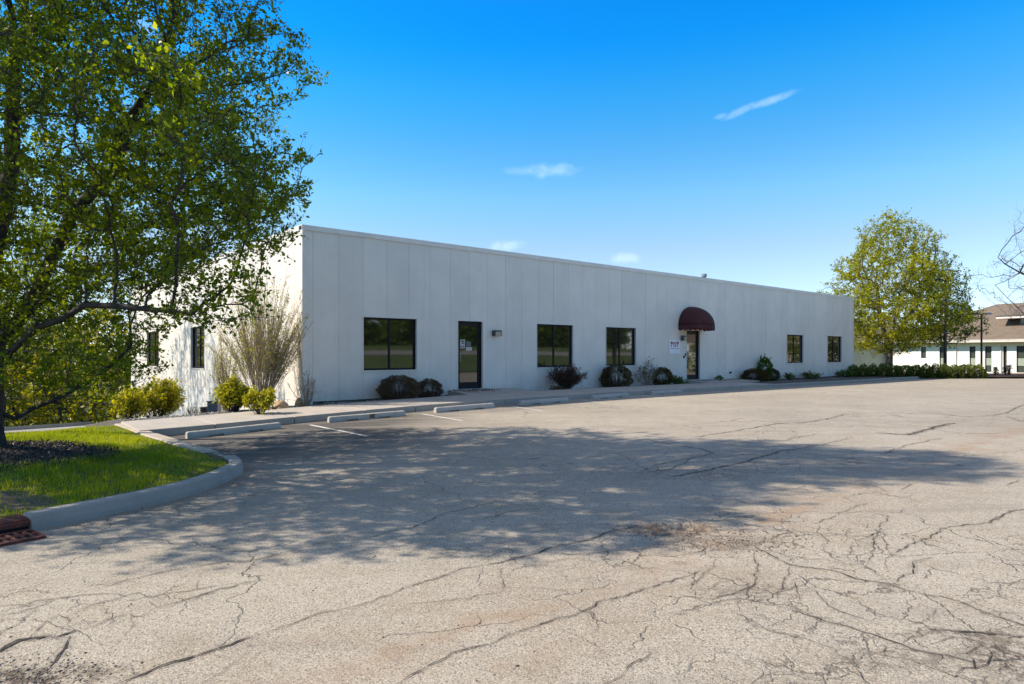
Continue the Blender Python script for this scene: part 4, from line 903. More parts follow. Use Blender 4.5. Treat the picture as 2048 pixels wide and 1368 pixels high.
def make_tree(name, loc, prof, n_att, trunk, seed, leaf_size, leaf_mat_, twigs=2, lpt=5, label='', cat='tree', group=None, r_base=.17, r_tip=.006, step=.25, kill=.45, bark='bark', twig_len=.28, shell=.45, leafy=1.0, att=None, trop=.12, lump=.25, yellow=0.0, skew=(0, 0), thin=.028, ysq=0.0, bark2=None):
    rs = np.random.RandomState(seed)
    A = envelope_points(n_att, prof, loc[0], loc[1], seed, shell, skew, lump, ysq)
    A[:, 2] += loc[2]
    if att is not None: A = np.concatenate((A, att)); A = A[A[:, 1] > loc[1]-4.1]
    Nd, par = colonise(seed, A, trunk, step, kill, trop=trop); r, has = radii(Nd, par, r_tip, r_base)
    o = empty(name, loc, label, cat, group); big = (r > thin) & (par >= 0); small = (~big) & (par >= 0)
    r2 = np.minimum(r[np.maximum(par, 0)], r*1.35)
    # continuous stem: overlapping tapered segments
    d = Nd-Nd[np.maximum(par, 0)]
    V, F = tubes_np(Nd[par[big]]-d[big]*.08, Nd[big]+d[big]*.08, r2[big], r[big], 7); 
    k = len(trunk[0])
    flare = []
    b0 = Nd[0]
    for i in range(7):
        a = i*.9+seed; flare.append((b0+np.array((math.cos(a)*.02, math.sin(a)*.02, .40)), b0+np.array((math.cos(a)*r_base*.95, math.sin(a)*r_base*.95, -.15))))
    V2, F2 = tubes_np(np.array([f[0] for f in flare]), np.array([f[1] for f in flare]), np.full(7, r_base*.72), np.full(7, r_base*.62), 7)
    V, F = join([(V, F), (V2, F2)])
    new_obj('trunk', V, F, M[bark], parent=o, smooth_=True)
    Vs, Fs = tubes_np(Nd[par[small]], Nd[small], r2[small], r[small], 4)
    # twigs
    ti = np.where((r < .022*max(1, r_base/.17)) & (Nd[:, 2] > loc[2]+.8) & (par >= 0))[0]; ti = np.repeat(ti, twigs); n = len(ti)
    if n:
        d = Nd[ti]-Nd[np.maximum(par[ti], 0)]; d /= np.linalg.norm(d, axis=1)[:, None]+1e-6; dd = d*.7+rs.randn(n, 3)*.65; dd[:, 2] += .35; dd /= np.linalg.norm(dd, axis=1)[:, None]
        L = twig_len*(.4+rs.rand(n)); s0 = Nd[ti]-d*step*rs.rand(n)[:, None]; m_ = s0+dd*(L*.5)[:, None]; dd2 = dd+rs.randn(n, 3)*.3; dd2[:, 2] += .2; dd2 /= np.linalg.norm(dd2, axis=1)[:, None]; e_ = m_+dd2*(L*.5)[:, None]
        Va, Fa = tubes_np(s0, m_, np.full(n, r_tip*.7), np.full(n, r_tip*.5), 3); Vb, Fb = tubes_np(m_, e_, np.full(n, r_tip*.5), np.full(n, r_tip*.3), 3)
        Vs, Fs = join([(Vs, Fs), (Va, Fa), (Vb, Fb)])
    new_obj('branches', Vs, Fs, M[bark2 or bark], parent=o, kind='stuff')
    if n and lpt:
        clump = .5+.5*np.sin(Nd[ti, 0]*2.1+seed)*np.sin(Nd[ti, 1]*1.7+1)*np.sin(Nd[ti, 2]*1.9); cnt = rs.poisson(lpt*leafy*(.45+.95*clump)); rep = np.repeat(np.arange(n), cnt)
        t = .35+.65*rs.rand(len(rep)); P = s0[rep]*(1-t)[:, None]+e_[rep]*t[:, None]+rs.randn(len(rep), 3)*leaf_size*.35
        tn = np.clip(rs.rand(len(rep))*.55+.35*clump[rep]+yellow+rs.randn(len(rep))*.08, 0, 1)
        leaves(P, leaf_size, leaf_mat_, 'crown', seed+5, parent=o, tint=tn)
    return o
# main foreground tree -----------------------------------------------------
tx, ty = TREE; tz = float(islz(np.array(tx), np.array(ty)))-.05
def P_(px, py, Y): return ((px-CXP)/FPX*Y, Y, CAMZ+(HOR-py)/FPX*Y)
trunk = [[(tx, ty, tz), (tx-.01, ty, tz+.3), (tx-.0, ty+.02, tz+.6), (tx-.03, ty+.02, tz+.9), (tx-.02, ty, tz+1.2), (tx+.03, ty, tz+1.5), (tx, ty-.03, tz+1.8), (tx-.05, ty, tz+2.1)],
         (5, [P_(40, 640, 9.2), P_(70, 590, 9.25), P_(95, 535, 9.3), P_(120, 480, 9.3), P_(145, 430, 9.3), P_(185, 385, 9.3), P_(225, 345, 9.25), P_(245, 290, 9.2), P_(262, 235, 9.2), P_(300, 180, 9.15)]),
         (4, [P_(25, 700, 9.0), P_(75, 655, 8.7), P_(120, 640, 8.5), P_(170, 610, 8.3), P_(230, 612, 8.1), P_(290, 618, 8.0), P_(340, 622, 7.9), P_(385, 628, 7.9)]),
         (2, [P_(30, 838, 9.35), P_(70, 815, 9.5), P_(110, 800, 9.6), P_(150, 778, 9.7), P_(190, 758, 9.8), P_(230, 725, 9.9), P_(262, 692, 10.0)]),
         (7, [(tx-.08, ty+.1, tz+2.5), (tx-.05, ty+.2, tz+3.0), (tx+.05, ty+.25, tz+3.6), (tx+.1, ty+.3, tz+4.2), (tx+.1, ty+.3, tz+4.9), (tx+.15, ty+.3, tz+5.7)]),
         (6, [(tx-.35, ty-.25, tz+2.2), (tx-.7, ty-.6, tz+2.7), (tx-1.0, ty-.9, tz+3.3), (tx-1.2, ty-1.2, tz+4.0)]),
         (6, [(tx+.2, ty-.35, tz+2.2), (tx+.45, ty-.8, tz+2.7), (tx+.7, ty-1.3, tz+3.2), (tx+.9, ty-1.8, tz+3.8)])]
rsx = np.random.RandomState(77)
side_ = np.array([P_(p, q, Y) for p, q, Y in zip(rsx.uniform(330, 530, 150), rsx.uniform(560, 665, 150), rsx.uniform(7.4, 8.6, 150))])
side_ = np.concatenate((side_, np.array([P_(p, q, Y) for p, q, Y in zip(rsx.uniform(470, 612, 200), rsx.uniform(300, 440, 200), rsx.uniform(8.0, 9.8, 200))])))
prof = [(1.75, .7), (2.3, 2.1), (2.9, 3.6), (4.0, 4.4), (5.2, 4.05), (6.8, 3.4), (8.2, 2.75), (9.6, 1.9), (10.6, .9), (11.1, .3)]
low = np.stack((tx+.2+rsx.rand(260)*1.6, ty+rsx.uniform(-1.0, 2.0, 260), tz+.7+rsx.rand(260)*1.3), -1)
make_tree('pear_tree', (tx, ty, tz), prof, 13000, trunk, 11, .055, M['leaf'], 5, 7.2, 'large leafy foreground tree growing from the grass island', 'tree', r_base=.185, r_tip=.0045, ysq=.34, step=.19, kill=.27, att=np.concatenate((low, side_)), thin=.03, twig_len=.30)
# second pear tree by the far corner, with the neighbour whose shade falls on the end wall
def gtree(px, Y): x = (px-CXP)/FPX*Y; return (x, Y, float(gz(x, Y)))
def simple_trunk(x, y, z, h, lean=0.0, n=5): return [[(x+lean*i/n, y, z+h*i/n) for i in range(n+1)]]
tA = gtree(1778, 44)
tr = simple_trunk(*tA, 2.1); tr += [(5, [(tA[0]+.3, 44, tA[2]+2.6), (tA[0]+.9, 44, tA[2]+3.4), (tA[0]+1.5, 44, tA[2]+4.3), (tA[0]+2.0, 44, tA[2]+5.2)]), (5, [(tA[0]-.2, 44, tA[2]+2.7), (tA[0]-.5, 44, tA[2]+3.6), (tA[0]-.7, 44, tA[2]+4.6), (tA[0]-.8, 44, tA[2]+6)]), (4, [(tA[0]+.1, 43.8, tA[2]+2.4), (tA[0]+.1, 43.6, tA[2]+3.6), (tA[0]+.2, 43.5, tA[2]+5)])]
profA = [(1.5, .8), (2.2, 2.9), (3.4, 3.6), (5.0, 3.7), (7.0, 3.2), (8.6, 2.7), (10, 1.5), (11, .5)]
make_tree('pear_tree', tA, profA, 6000, tr, 23, .115, M['leaf_y'], 4, 6.6, 'yellow green tree standing behind the hedge at the far corner', 'tree', bark='pale_bark', bark2='bark', r_base=.24, r_tip=.009, step=.33, kill=.42, twig_len=.5, thin=.04, skew=(.2, 0), lump=.4, yellow=.35)
tB = gtree(1890, 46)
profB = [(2.0, .6), (2.8, 2.0), (4.2, 2.0), (6, 1.6), (7.6, 1.0), (8.6, .4)]
make_tree('pear_tree', tB, profB, 2400, simple_trunk(*tB, 2.3), 31, .12, M['leaf'], 4, 5.0, 'darker narrower tree crown right of the yellow green tree', 'tree', r_base=.10, r_tip=.008, step=.33, kill=.42, twig_len=.5, thin=.04, lump=.4)
tC = (-21.0, 25.0); tC = (*tC, float(gz(*tC)))
profC = [(2.2, .8), (3.2, 3.4), (4.6, 4.3), (6.5, 4.2), (8.5, 3.3), (10.5, 2.3), (12.5, .8)]
make_tree('pear_tree', tC, profC, 3600, simple_trunk(*tC, 2.4), 41, .085, M['leaf'], 3, 3.2, 'leafy tree behind the foreground tree at the left edge', 'tree', r_base=.2, r_tip=.007, step=.32, kill=.42, twig_len=.4, thin=.035)
# bare tree reaching in from the right edge
tD = gtree(2240, 26)
profD = [(2.4, 1.0), (3.0, 3.4), (4.0, 4.7), (5.2, 4.8), (6.4, 4.2), (7.5, 2.8), (8.8, 1.2)]
Q = lambda px, py, Y=26: ((px-CXP)/FPX*Y, Y, CAMZ+(HOR-py)/FPX*Y)
trD = simple_trunk(*tD, 2.2)+[(5, [Q(2200, 690), Q(2160, 680), Q(2120, 672), Q(2080, 662), Q(2050, 650), Q(2022, 636), Q(2000, 618), Q(1982, 602), Q(1966, 590)]), (5, [Q(2210, 650), Q(2175, 620), Q(2140, 595), Q(2105, 575), Q(2070, 558), Q(2040, 545), Q(2010, 528), Q(1996, 515)]), (8, [Q(2060, 640, 25.7), Q(2035, 615, 25.6), Q(2015, 596, 25.5), Q(1990, 570, 25.4)])]
make_tree('bare_tree', tD, profD, 2200, trD, 52, .05, M['leaf_brown'], 2, .25, 'bare dark branches of a leafless tree at the right edge', 'tree', r_base=.12, r_tip=.0045, step=.33, kill=.46, twig_len=.45, thin=.02, shell=.1)
for i in range(9):
    x, y = [(35.5, 33.5), (36.8, 35.1), (38.1, 36.7), (39.4, 38.3), (40.7, 39.9), (34.2, 40.0), (35.1, 41.7), (36.0, 43.3), (37.0, 44.9)][i]; z = float(gz(x, y)); rs = np.random.RandomState(900+i); n = 1500; d = rs.randn(n, 3); d /= np.linalg.norm(d, axis=1)[:, None]; d[:, 2] = np.abs(d[:, 2]); r = 1-.5*rs.rand(n)**2
    o = empty('tall_bush', (x, y, z), 'tall green bush in the row off the right edge, mirrored in the far windows', 'bush', 'row of bushes off the right edge'); leaves(np.column_stack((x+d[:, 0]*r*1.2, y+d[:, 1]*r*1.2, z+d[:, 2]*r*3.2)), .16, M['leaf_y'], 'foliage', 900+i, parent=o); S0 = np.tile((x, y, z-.05), (6, 1)); V, F = tubes_np(S0, S0+np.column_stack((rs.randn(6)*.4, rs.randn(6)*.4, np.full(6, 2.2))), np.full(6, .04), np.full(6, .01), 4); new_obj('stems', V, F, M['bark'], parent=o)
tE = (34.5, 35.0); tE = (*tE, float(gz(*tE)))
make_tree('pear_tree', tE, profB+[(9.4, .3)], 1800, simple_trunk(*tE, 2.0), 71, .13, M['leaf_y'], 3, 5, 'leafy tree standing off the right edge, mirrored in the far windows', 'tree', r_base=.12, r_tip=.009, step=.38, kill=.5, twig_len=.5, thin=.04)

# far woods, left -------------------------------------------------------------------
protos = []
for i, (h, w, n) in enumerate(((12, 3.6, 900), (14, 3.2, 900), (10, 3.8, 800))):
    pr = [(1.2, 1.0), (2.5, w*.8), (h*.5, w), (h*.75, w*.75), (h, .5)]
    protos.append(make_tree('woodland_tree', (-40-i*9, 62, -7), pr, n, simple_trunk(-40-i*9, 62, -7, 2.8), 60+i, .30, M['leaf_wood'], 3, 4.5, ['round yellow green woodland tree low behind the left lawn', 'tall loose yellow green woodland tree beyond the drive', 'broad bushy woodland tree beyond the drive'][i], 'tree', 'woodland trees beyond the drive', r_base=.20, r_tip=.015, step=.7, kill=.95, twig_len=.9, thin=.06, lump=.4, yellow=.1))
rw = random.Random(9); spots = []
for row, (Y, x0, x1, st) in enumerate(((46, -40, -25.5, 4.6), (54, -52, -30, 4.8), (63, -66, -35, 5.2), (74, -84, -41, 6.5))):
    x = x0
    while x < x1: spots.append((x+rw.uniform(-1, 1), Y+rw.uniform(-2.5, 2.5), row)); x += st
names = ['nearest the end wall', 'beyond the drive', 'deeper in the wood', 'at the back of the wood']
kinds = ['round yellow green tree', 'tall loose yellow green woodland tree', 'broad bushy woodland tree']
def wz(x, y): return max(float(gz(x, y)), -5.6)-.1
for i, (x, y, row) in enumerate(spots):
    k = i % 3; od = sorted([q[0]/q[1] for q in spots if q[2] == row], reverse=True).index(x/y)
    lab = f'{kinds[k]}, {["first", "second", "third", "fourth", "fifth", "sixth", "seventh", "eighth", "ninth", "tenth"][min(od, 9)]} from the end wall in the {["front", "second", "third", "back"][row]} row'
    if i < 3: o = protos[k]; o.location = (x, y, wz(x, y)); o['label'] = lab; o.rotation_euler = (0, 0, 0)
    else: copy_tree(protos[k], (x, y, wz(x, y)), rw.uniform(0, 6.28), rw.uniform(.9, 1.2), lab)
# undergrowth below the wood
rs = np.random.RandomState(14); n = 26000; X = rs.uniform(-75, -22, n); Y = rs.uniform(38, 68, n); Z = gz(X, Y)+rs.rand(n)**1.6*2.2*(.5+.5*np.clip(wob(X, Y, .5, 4)+.5, 0, 1))
leaves(np.column_stack((X, Y, Z)), .24, M['leaf_wood'], 'undergrowth', 15, tint=np.clip(.25+.4*rs.rand(n), 0, 1), label='yellow green undergrowth at the foot of the wood')

# ------------------------------------------------------------------ shrubs
BZ = lambda u, v: float(gz(*xy(u, 2.9)))+.11
def round_shrub(name, px0, px1, pt, pb, v, mat, seed, label, n=6500, size=.032, group=None, twigm='twig_dark', sq=1.0, tw=70, fuzz=.05, cat='shrub', up=0, dpt=.8):
    uc = (facade_u(px0, v)+facade_u(px1, v))/2; x, y = xy(uc, v); w = (px1-px0)/FPX*y/2; zt = CAMZ+(HOR-pt)*y/FPX; zb = CAMZ+(HOR-pb)*(y)/FPX
    zb = max(zb, BZ(uc, v)-.05) if zb < BZ(uc, v)-.05 else zb; H = zt-zb; n = int(n*1.6); tw = tw//2; o = empty(name, (x, y, zb), label, cat, group); rs = np.random.RandomState(seed)
    d = rs.randn(n, 3); d /= np.linalg.norm(d, axis=1)[:, None]; d[:, 2] = np.where(d[:, 2] < 0, -np.abs(d[:, 2])**1.0, d[:, 2]); bul = np.where(d[:, 2] < 0, 1.12, 1.0)
    lump = 1+.07*np.sin(d[:, 0]*6+seed)*np.sin(d[:, 1]*7)+.05*np.sin(d[:, 2]*9+d[:, 0]*5)
    r = (1-.45*rs.rand(n)**2.2)*lump+fuzz*np.abs(rs.randn(n))*(rs.rand(n) < .18)
    P = np.column_stack((x+np.sign(d[:, 0])*np.abs(d[:, 0])**.85*r*w*bul, y+d[:, 1]*r*w*dpt*bul, zb+H*.47+d[:, 2]*r*H*.52))
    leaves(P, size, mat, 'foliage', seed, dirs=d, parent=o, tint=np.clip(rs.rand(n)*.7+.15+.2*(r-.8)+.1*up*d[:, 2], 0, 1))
    a = rs.rand(tw)*6.28; e = rs.randn(tw, 3)*.5; e[:, 2] = np.abs(e[:, 2]); E = np.column_stack((x+np.cos(a)*w*.8*rs.rand(tw)**.4, y+np.sin(a)*w*.8*dpt*rs.rand(tw)**.4, zb+H*(.35+.6*rs.rand(tw)))); S0 = np.column_stack((x+np.cos(a)*w*.12, y+np.sin(a)*w*.12, np.full(tw, zb-.04)))
    Mid = S0*.45+E*.55+rs.randn(tw, 3)*.03*np.array([1, 1, 0]); 
    V, F = join([tubes_np(S0, Mid, np.full(tw, .009), np.full(tw, .006), 4), tubes_np(Mid, E, np.full(tw, .006), np.full(tw, .002), 4)])
    new_obj('stems', V, F, M[twigm], parent=o, kind='stuff'); return o
round_shrub('round_shrub', 759, 836, 752, 799, .55, M['leaf_brown'], 101, 'larger clipped brown round shrub below the biggest window', 9000, .028, sq=1, tw=160, twigm='twig_dark')
round_shrub('round_shrub', 834, 882, 759, 796, .55, M['leaf_brown'], 102, 'smaller clipped brown round shrub next to the near glass door', 6000, .026, tw=110)
round_shrub('round_shrub', 1203, 1261, 730, 778, .5, M['leaf_box'], 103, 'dense dark green round shrub under the second small window', 8000, .032, tw=120)
round_shrub('round_shrub', 1306, 1343, 736, 771, .5, M['leaf_box'], 104, 'small dark round shrub beside the open leggy shrub, left of the sign door', 4500, .035, tw=60)
round_shrub('round_shrub', 1486, 1532, 738, 762.5, .6, M['leaf_box'], 105, 'low brownish clipped shrub right of the awning door', 4500, .04, tw=80, up=1)
round_shrub('round_shrub', 1529, 1557, 738, 760, .5, M['leaf_box'], 106, 'smallest round shrub right of the tall dark leafy one', 2600, .04, tw=40)
round_shrub('leafy_shrub', 1518, 1540, 717, 759, .35, M['leaf_green'], 107, 'tall narrow dark leafy shrub between two low round shrubs', 700, .10, tw=30, fuzz=.2)
def spray(name, px0, px1, pt, pb, v, stems, seed, label, mat_s, mat_l, nleaf, lsize, r0=.008, spread=.55, curve=.5, sub=5, subl=.35, tint0=.3, cat='shrub', z0=None, pos=None, uprt=0.0, leaflow=0.0, size=None, leafpos=(.35, 1)):
    if pos is None: uc = (facade_u(px0, v)+facade_u(px1, v))/2; x, y = xy(uc, v); zb = BZ(uc, v)-.03
    else: x, y, zb = pos
    w = (px1-px0)/FPX*y/2; H = CAMZ+(HOR-pt)*y/FPX-zb; o = empty(name, (x, y, zb), label, cat); rs = np.random.RandomState(seed); parts = []; LP = []; LD = []
    for i in range(stems):
        a = rs.rand()*6.283; ln = rs.rand()**.6; hh = H*(1-.45*ln**2)*(.7+.33*rs.rand()); b0 = np.array((x+math.cos(a)*w*.16*rs.rand(), y+math.sin(a)*w*.16*rs.rand(), zb-.05)); k = 6; pp = [b0]
        bx, by = rs.randn(2)*w*.05
        for j in range(1, k+1):
            t = j/k; out = ln*w*(t**(1-curve*.6)); pp.append(np.array((b0[0]+math.cos(a)*out+bx*math.sin(t*5), b0[1]+math.sin(a)*out*.7+by*math.sin(t*4), zb+hh*t**(1+uprt))) )
        pp = np.array(pp); rr_ = r0*(1-.75*np.linspace(0, 1, k+1))*(.7+.5*rs.rand()); parts.append(tubes_np(pp[:-1], pp[1:], rr_[:-1], rr_[1:], 4))
        ns = sub; t = .25+.72*rs.rand(ns); idx = np.minimum((t*k).astype(int), k-1); f = t*k-idx; S0 = pp[idx]*(1-f)[:, None]+pp[idx+1]*f[:, None]; D = (pp[idx+1]-pp[idx]); D /= np.linalg.norm(D, axis=1)[:, None]; D = D+rs.randn(ns, 3)*spread; D[:, 2] += .25; D /= np.linalg.norm(D, axis=1)[:, None]
        L = subl*(.4+rs.rand(ns))*(1.15-t); E = S0+D*L[:, None]; parts.append(tubes_np(S0, E, np.full(ns, r0*.38), np.full(ns, r0*.15), 3))
        if nleaf:
            q = rs.poisson(nleaf); j = rs.randint(0, ns, q); tt = leafpos[0]+(leafpos[1]-leafpos[0])*rs.rand(q)[:, None]; LP.append(S0[j]*(1-tt)+E[j]*tt+rs.randn(q, 3)*lsize*.4)
    V, F = join(parts); new_obj('stems', V, F, M[mat_s], parent=o, kind='stuff')
    if nleaf:
        P = np.concatenate(LP)
        if leaflow: P = P[rs.rand(len(P)) < np.clip(1-(P[:, 2]-zb)/(H*leaflow), .05, 1)]
        leaves(P, lsize, M[mat_l], 'foliage', seed+1, parent=o, tint=np.clip(tint0+.45*rs.rand(len(P)), 0, 1))
    return o
spray('barberry_shrub', 1090, 1172, 722, 781, .55, 130, 201, 'dark spiky reddish shrub in front of the middle window', 'twig_dark', 'leaf_barb', 55, .035, .008, .4, -.4, 9, .35)
spray('leggy_shrub', 1268, 1322, 712, 772, .5, 42, 202, 'thin open leggy shrub right of the round green shrub', 'twig', 'leaf_box', 14, .05, .008, .5, .2, 7, .4)
spray('twiggy_shrub', 572, 648, 728, 800, .45, 20, 203, 'small bare twiggy shrub at the near building corner', 'twig', 'leaf_brown', 4, .03, .010, .6, .3, 8, .32)
weeds = ((1335, 1372, 753, 768, .6, 204, 'light green weeds just left of the awning door', 'leaf_green', 40), (1432, 1444, 751, 761, .25, 205, 'little green weed at the wall right of the awning door', 'leaf_green', 12),
         (1566, 1592, 744, 760, .5, 206, 'low sparse plant below the first far window', 'leaf_hedge', 30), (1598, 1642, 742, 761, .7, 207, 'low green ground plants below the first far window', 'leaf_hedge', 60), (1672, 1712, 738, 758, .5, 208, 'leafy green plants at the far end of the wall', 'leaf_green', 60), (1100, 1130, 776, 785, .9, 209, 'tiny dry weeds under the spiky shrub', 'leaf_brown', 20))
for (a, b_, t_, bt, v, sd_, lb, ml, ns) in weeds: spray('weed_plant', a, b_, t_, bt, v, ns, sd_, lb, 'twig_dark', ml, 14, .07, .005, .5, .1, 4, .25, cat='plant')
# the tall bare shrub and leafy shrubs along the end wall
def sidepos(px, out, dz=0.0):
    r = (px-CXP)/FPX; c = CORN+mS*out; s_ = (r*c[1]-c[0])/(eS[0]-r*eS[1]); p = c+eS*s_; uu, vv = uv(*p); return (float(p[0]), float(p[1]), float(sidez(p[0], p[1], uu, vv))+dz)
spray('tall_bare_shrub', 428, 612, 500, 826, 0, 130, 210, 'very tall bare fan shaped shrub against the sunny end wall', 'twig', 'leaf_bright', 120, .036, .0085, .30, -.25, 28, .8, pos=sidepos(524, .95), uprt=-.05, leaflow=1.05)
spray('tall_bare_shrub', 395, 470, 640, 826, 0, 50, 211, 'shorter bare twiggy clump left of the tall fan shaped shrub', 'twig', 'leaf_bright', 60, .035, .007, .3, -.3, 16, .6, pos=sidepos(452, 1.2), leaflow=1.2)
spray('yellow_green_shrub', 258, 378, 748, 846, 0, 75, 212, 'leafy yellow green shrub at the left end of the sunny wall', 'twig_dark', 'leaf_bright', 90, .075, .010, .5, .2, 12, .42, pos=sidepos(318, 2.3), tint0=.25)
spray('yellow_green_shrub', 428, 504, 758, 832, 0, 60, 213, 'leafy yellow green shrub left of the bare shrub stems', 'twig_dark', 'leaf_bright', 80, .065, .010, .5, .2, 10, .36, pos=sidepos(467, 1.9), tint0=.25)
spray('yellow_green_shrub', 492, 552, 766, 822, 0, 34, 214, 'small leafy yellow green shrub in front of the bare shrub', 'twig_dark', 'leaf_bright', 60, .055, .008, .5, .2, 8, .3, pos=sidepos(521, 1.75), tint0=.35)
spray('dry_plant', 370, 405, 805, 838, 0, 60, 215, 'pale dry weeds between the leafy shrub and the buckets', 'twig', 'leaf_brown', 3, .03, .004, .5, .2, 5, .2, pos=sidepos(386, 1.3), cat='plant')
spray('yellow_green_shrub', 236, 300, 770, 850, 0, 40, 216, 'bright shrub half hidden past the far end of the wall', 'twig_dark', 'leaf_bright', 60, .07, .010, .5, .2, 8, .4, pos=sidepos(258, 3.6), tint0=.35)
# hedge by the far corner: individual bushes
hx = [gp(px, 757.5) for px in range(1716, 1975, 21)]
for i, (x, y) in enumerate(hx):
    rs = np.random.RandomState(300+i); n = 2600; y = y+.6; z = float(gz(x, y)); o = empty('hedge_bush', (x, y, z), ['hedge bush touching the far building corner', 'second hedge bush from the far building corner', 'third hedge bush from the far building corner', 'hedge bush just left of the tree trunk', 'hedge bush in front of the tree trunk', 'hedge bush just right of the tree trunk', 'hedge bush between the tree trunk and the dark post', 'hedge bush left of the dark post', 'hedge bush at the dark post', 'hedge bush right of the dark post', 'hedge bush between the two dark posts', 'hedge bush left of the lamp post', 'last hedge bush, at the foot of the lamp post'][min(i, 12)], 'hedge bush', 'low hedge beyond the far corner')
    d = rs.randn(n, 3); d /= np.linalg.norm(d, axis=1)[:, None]; d[:, 2] = np.abs(d[:, 2]); r = 1-.5*rs.rand(n)**2; hh = .70+.12*rs.rand()
    P = np.column_stack((x+d[:, 0]*r*.48, y+d[:, 1]*r*.5, z+.03+d[:, 2]*r*hh*(1+.1*np.sin(d[:, 0]*7+i))))
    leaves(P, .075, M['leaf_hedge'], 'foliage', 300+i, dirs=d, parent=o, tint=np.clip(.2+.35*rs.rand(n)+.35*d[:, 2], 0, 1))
    k = 14; S0 = np.column_stack((x+rs.randn(k)*.1, y+rs.randn(k)*.1, np.full(k, z-.05))); E = np.column_stack((x+rs.randn(k)*.3, y+rs.randn(k)*.3, z+.2+.4*rs.rand(k))); V, F = tubes_np(S0, E, np.full(k, .012), np.full(k, .004), 4); new_obj('stems', V, F, M['twig_dark'], parent=o, kind='stuff')
# buckets and stones by the end wall
x, y, z = sidepos(410, 1.0); o = empty('bucket', (x, y, z), 'squat dark grey bucket standing by the end wall', 'bucket')
mb = MB(); secs = [[(x+r*math.cos(a), y+r*math.sin(a), z+h) for a in np.linspace(0, 6.283, 17)[:-1]] for r, h in ((.125, 0), (.145, .34), (.155, .345), (.155, .37), (.135, .37), (.12, .05))]; mb.loft(secs); mb.out('body', M['bucket_dark'], parent=o)
mb = MB(); mb.tube([(x-.155, y, z+.33), (x-.14, y-.06, z+.24), (x, y-.16, z+.19), (x+.14, y-.06, z+.24), (x+.155, y, z+.33)], .005, 5); mb.out('handle', M['galv'], parent=o)
x, y, z = sidepos(429, .9); o = empty('meter_box', (x, y, z), 'ribbed blue grey metal unit beside the dark bucket', 'utility box')
mb = MB(); mb.box((x-.16, y-.16, z), (x+.16, y+.16, z+.50)); bevel(mb.out('body', M['bucket_blue'], parent=o), .02, 2)
for k in range(7):
    mb = MB(); mb.box((x-.172, y-.172, z+.05+k*.062), (x+.172, y+.172, z+.075+k*.062)); mb.out('rib', M['bucket_blue'], parent=o)
mb = MB(); mb.box((x-.18, y-.18, z+.50), (x+.18, y+.18, z+.53)); mb.out('lid', M['bucket_dark'], parent=o)
def rock(px0, px1, pt, pb, out, seed, label):
    x, y, z = sidepos((px0+px1)/2, out); w = (px1-px0)/FPX*y/2; h = (pb-pt)/FPX*y; rs = np.random.RandomState(seed); V = []; F = []; na, nb = 12, 6
    for j in range(nb+1):
        ph = -.5+2.07*j/nb
        for i in range(na):
            a = 6.283*i/na; r = math.cos(min(ph, 1.5))*(.85+.25*rs.rand()); V.append((x+w*r*math.cos(a), y+w*.7*r*math.sin(a), z-.04+h*max(0, (math.sin(ph)+.45)/1.4)*(.92+.1*rs.rand())))
    for j in range(nb):
        for i in range(na): F.append((j*na+i, j*na+(i+1) % na, (j+1)*na+(i+1) % na, (j+1)*na+i))
    F.append(tuple(nb*na+i for i in range(na))); new_obj('landscape_rock', V, F, M['rock'], origin=(x, y, z), label=label, cat='rock', group='tan rocks at the near building corner')
rock(544, 578, 801, 823, .9, 5, 'larger tan rock under the bare shrub'); rock(590, 607, 800, 820, .22, 6, 'smaller tan rock touching the building corner')

# grass blades, mulch chips and fallen leaves on the island
rs = np.random.RandomState(21); n = 300000; X = rs.uniform(-13.5, -3.4, n); Y = rs.uniform(4.2, 15.5, n); d = dist_poly(X, Y, islp, True)
dm = np.hypot((X-TREE[0]-.1), (Y-TREE[1]+.25)*1.05)+.15*wob(X, Y, 4, 6); px_ = CXP+FPX*X/Y
litd = np.hypot((X-ep[0]+.3)/.8, (Y-ep[1])/.45)+.15*wob(X, Y, 6, 2)
dk = dist_poly(X, Y, islp[0:5]); k = inside(X, Y, islp) & (d > .18+.03*rs.rand(n)) & (dk > .27+.05*rs.rand(n)) & (dm > 1.5+.12*rs.randn(n)) & (px_ > -250) & ((litd > .9) | (rs.rand(n) < .15)) & (rs.rand(n) < .55+.6*np.clip(wob(X, Y, 7, 12)+.4, 0, 1))
X, Y, d = X[k], Y[k], d[k]; n = len(X); Z = islz(X, Y, d); H = (.03+.04*rs.rand(n))*(.55+.45*smooth(d, .2, 1.0))*(1+.7*np.clip(wob(X, Y, 5, 3), -.3, 1)); a = rs.rand(n)*6.28; lean = .6*rs.rand(n)*H; w = .0042+.002*rs.rand(n)
V = np.stack((np.stack((X-np.sin(a)*w, Y+np.cos(a)*w, Z-.01), -1), np.stack((X+np.sin(a)*w, Y-np.cos(a)*w, Z-.01), -1), np.stack((X+np.cos(a+.3)*lean, Y+np.sin(a+.3)*lean, Z+H), -1)), 1).reshape(-1, 3)
new_obj('lawn_grass', V, np.arange(3*n).reshape(n, 3), M['grass'], tint=np.repeat(np.clip(.35+.35*wob(X, Y, 3, 31)+.3*rs.rand(n), 0, 1), 3), kind='stuff', label='short bright lawn grass covering the island')
n = 16000; r = 1.65*np.sqrt(rs.rand(n)); a = rs.rand(n)*6.28; X = TREE[0]+.1+r*np.cos(a); Y = TREE[1]-.25+r*np.sin(a); leaves(np.column_stack((X, Y, islz(X, Y)+.008+.012*rs.rand(n))), .03, leaf_mat('mulch_chip', (.012, .009, .008), (.045, .032, .025), (.16, .12, .09), 0), 'mulch_chips', 33, aspect=.35, label='dark bark mulch round the foreground tree trunk')
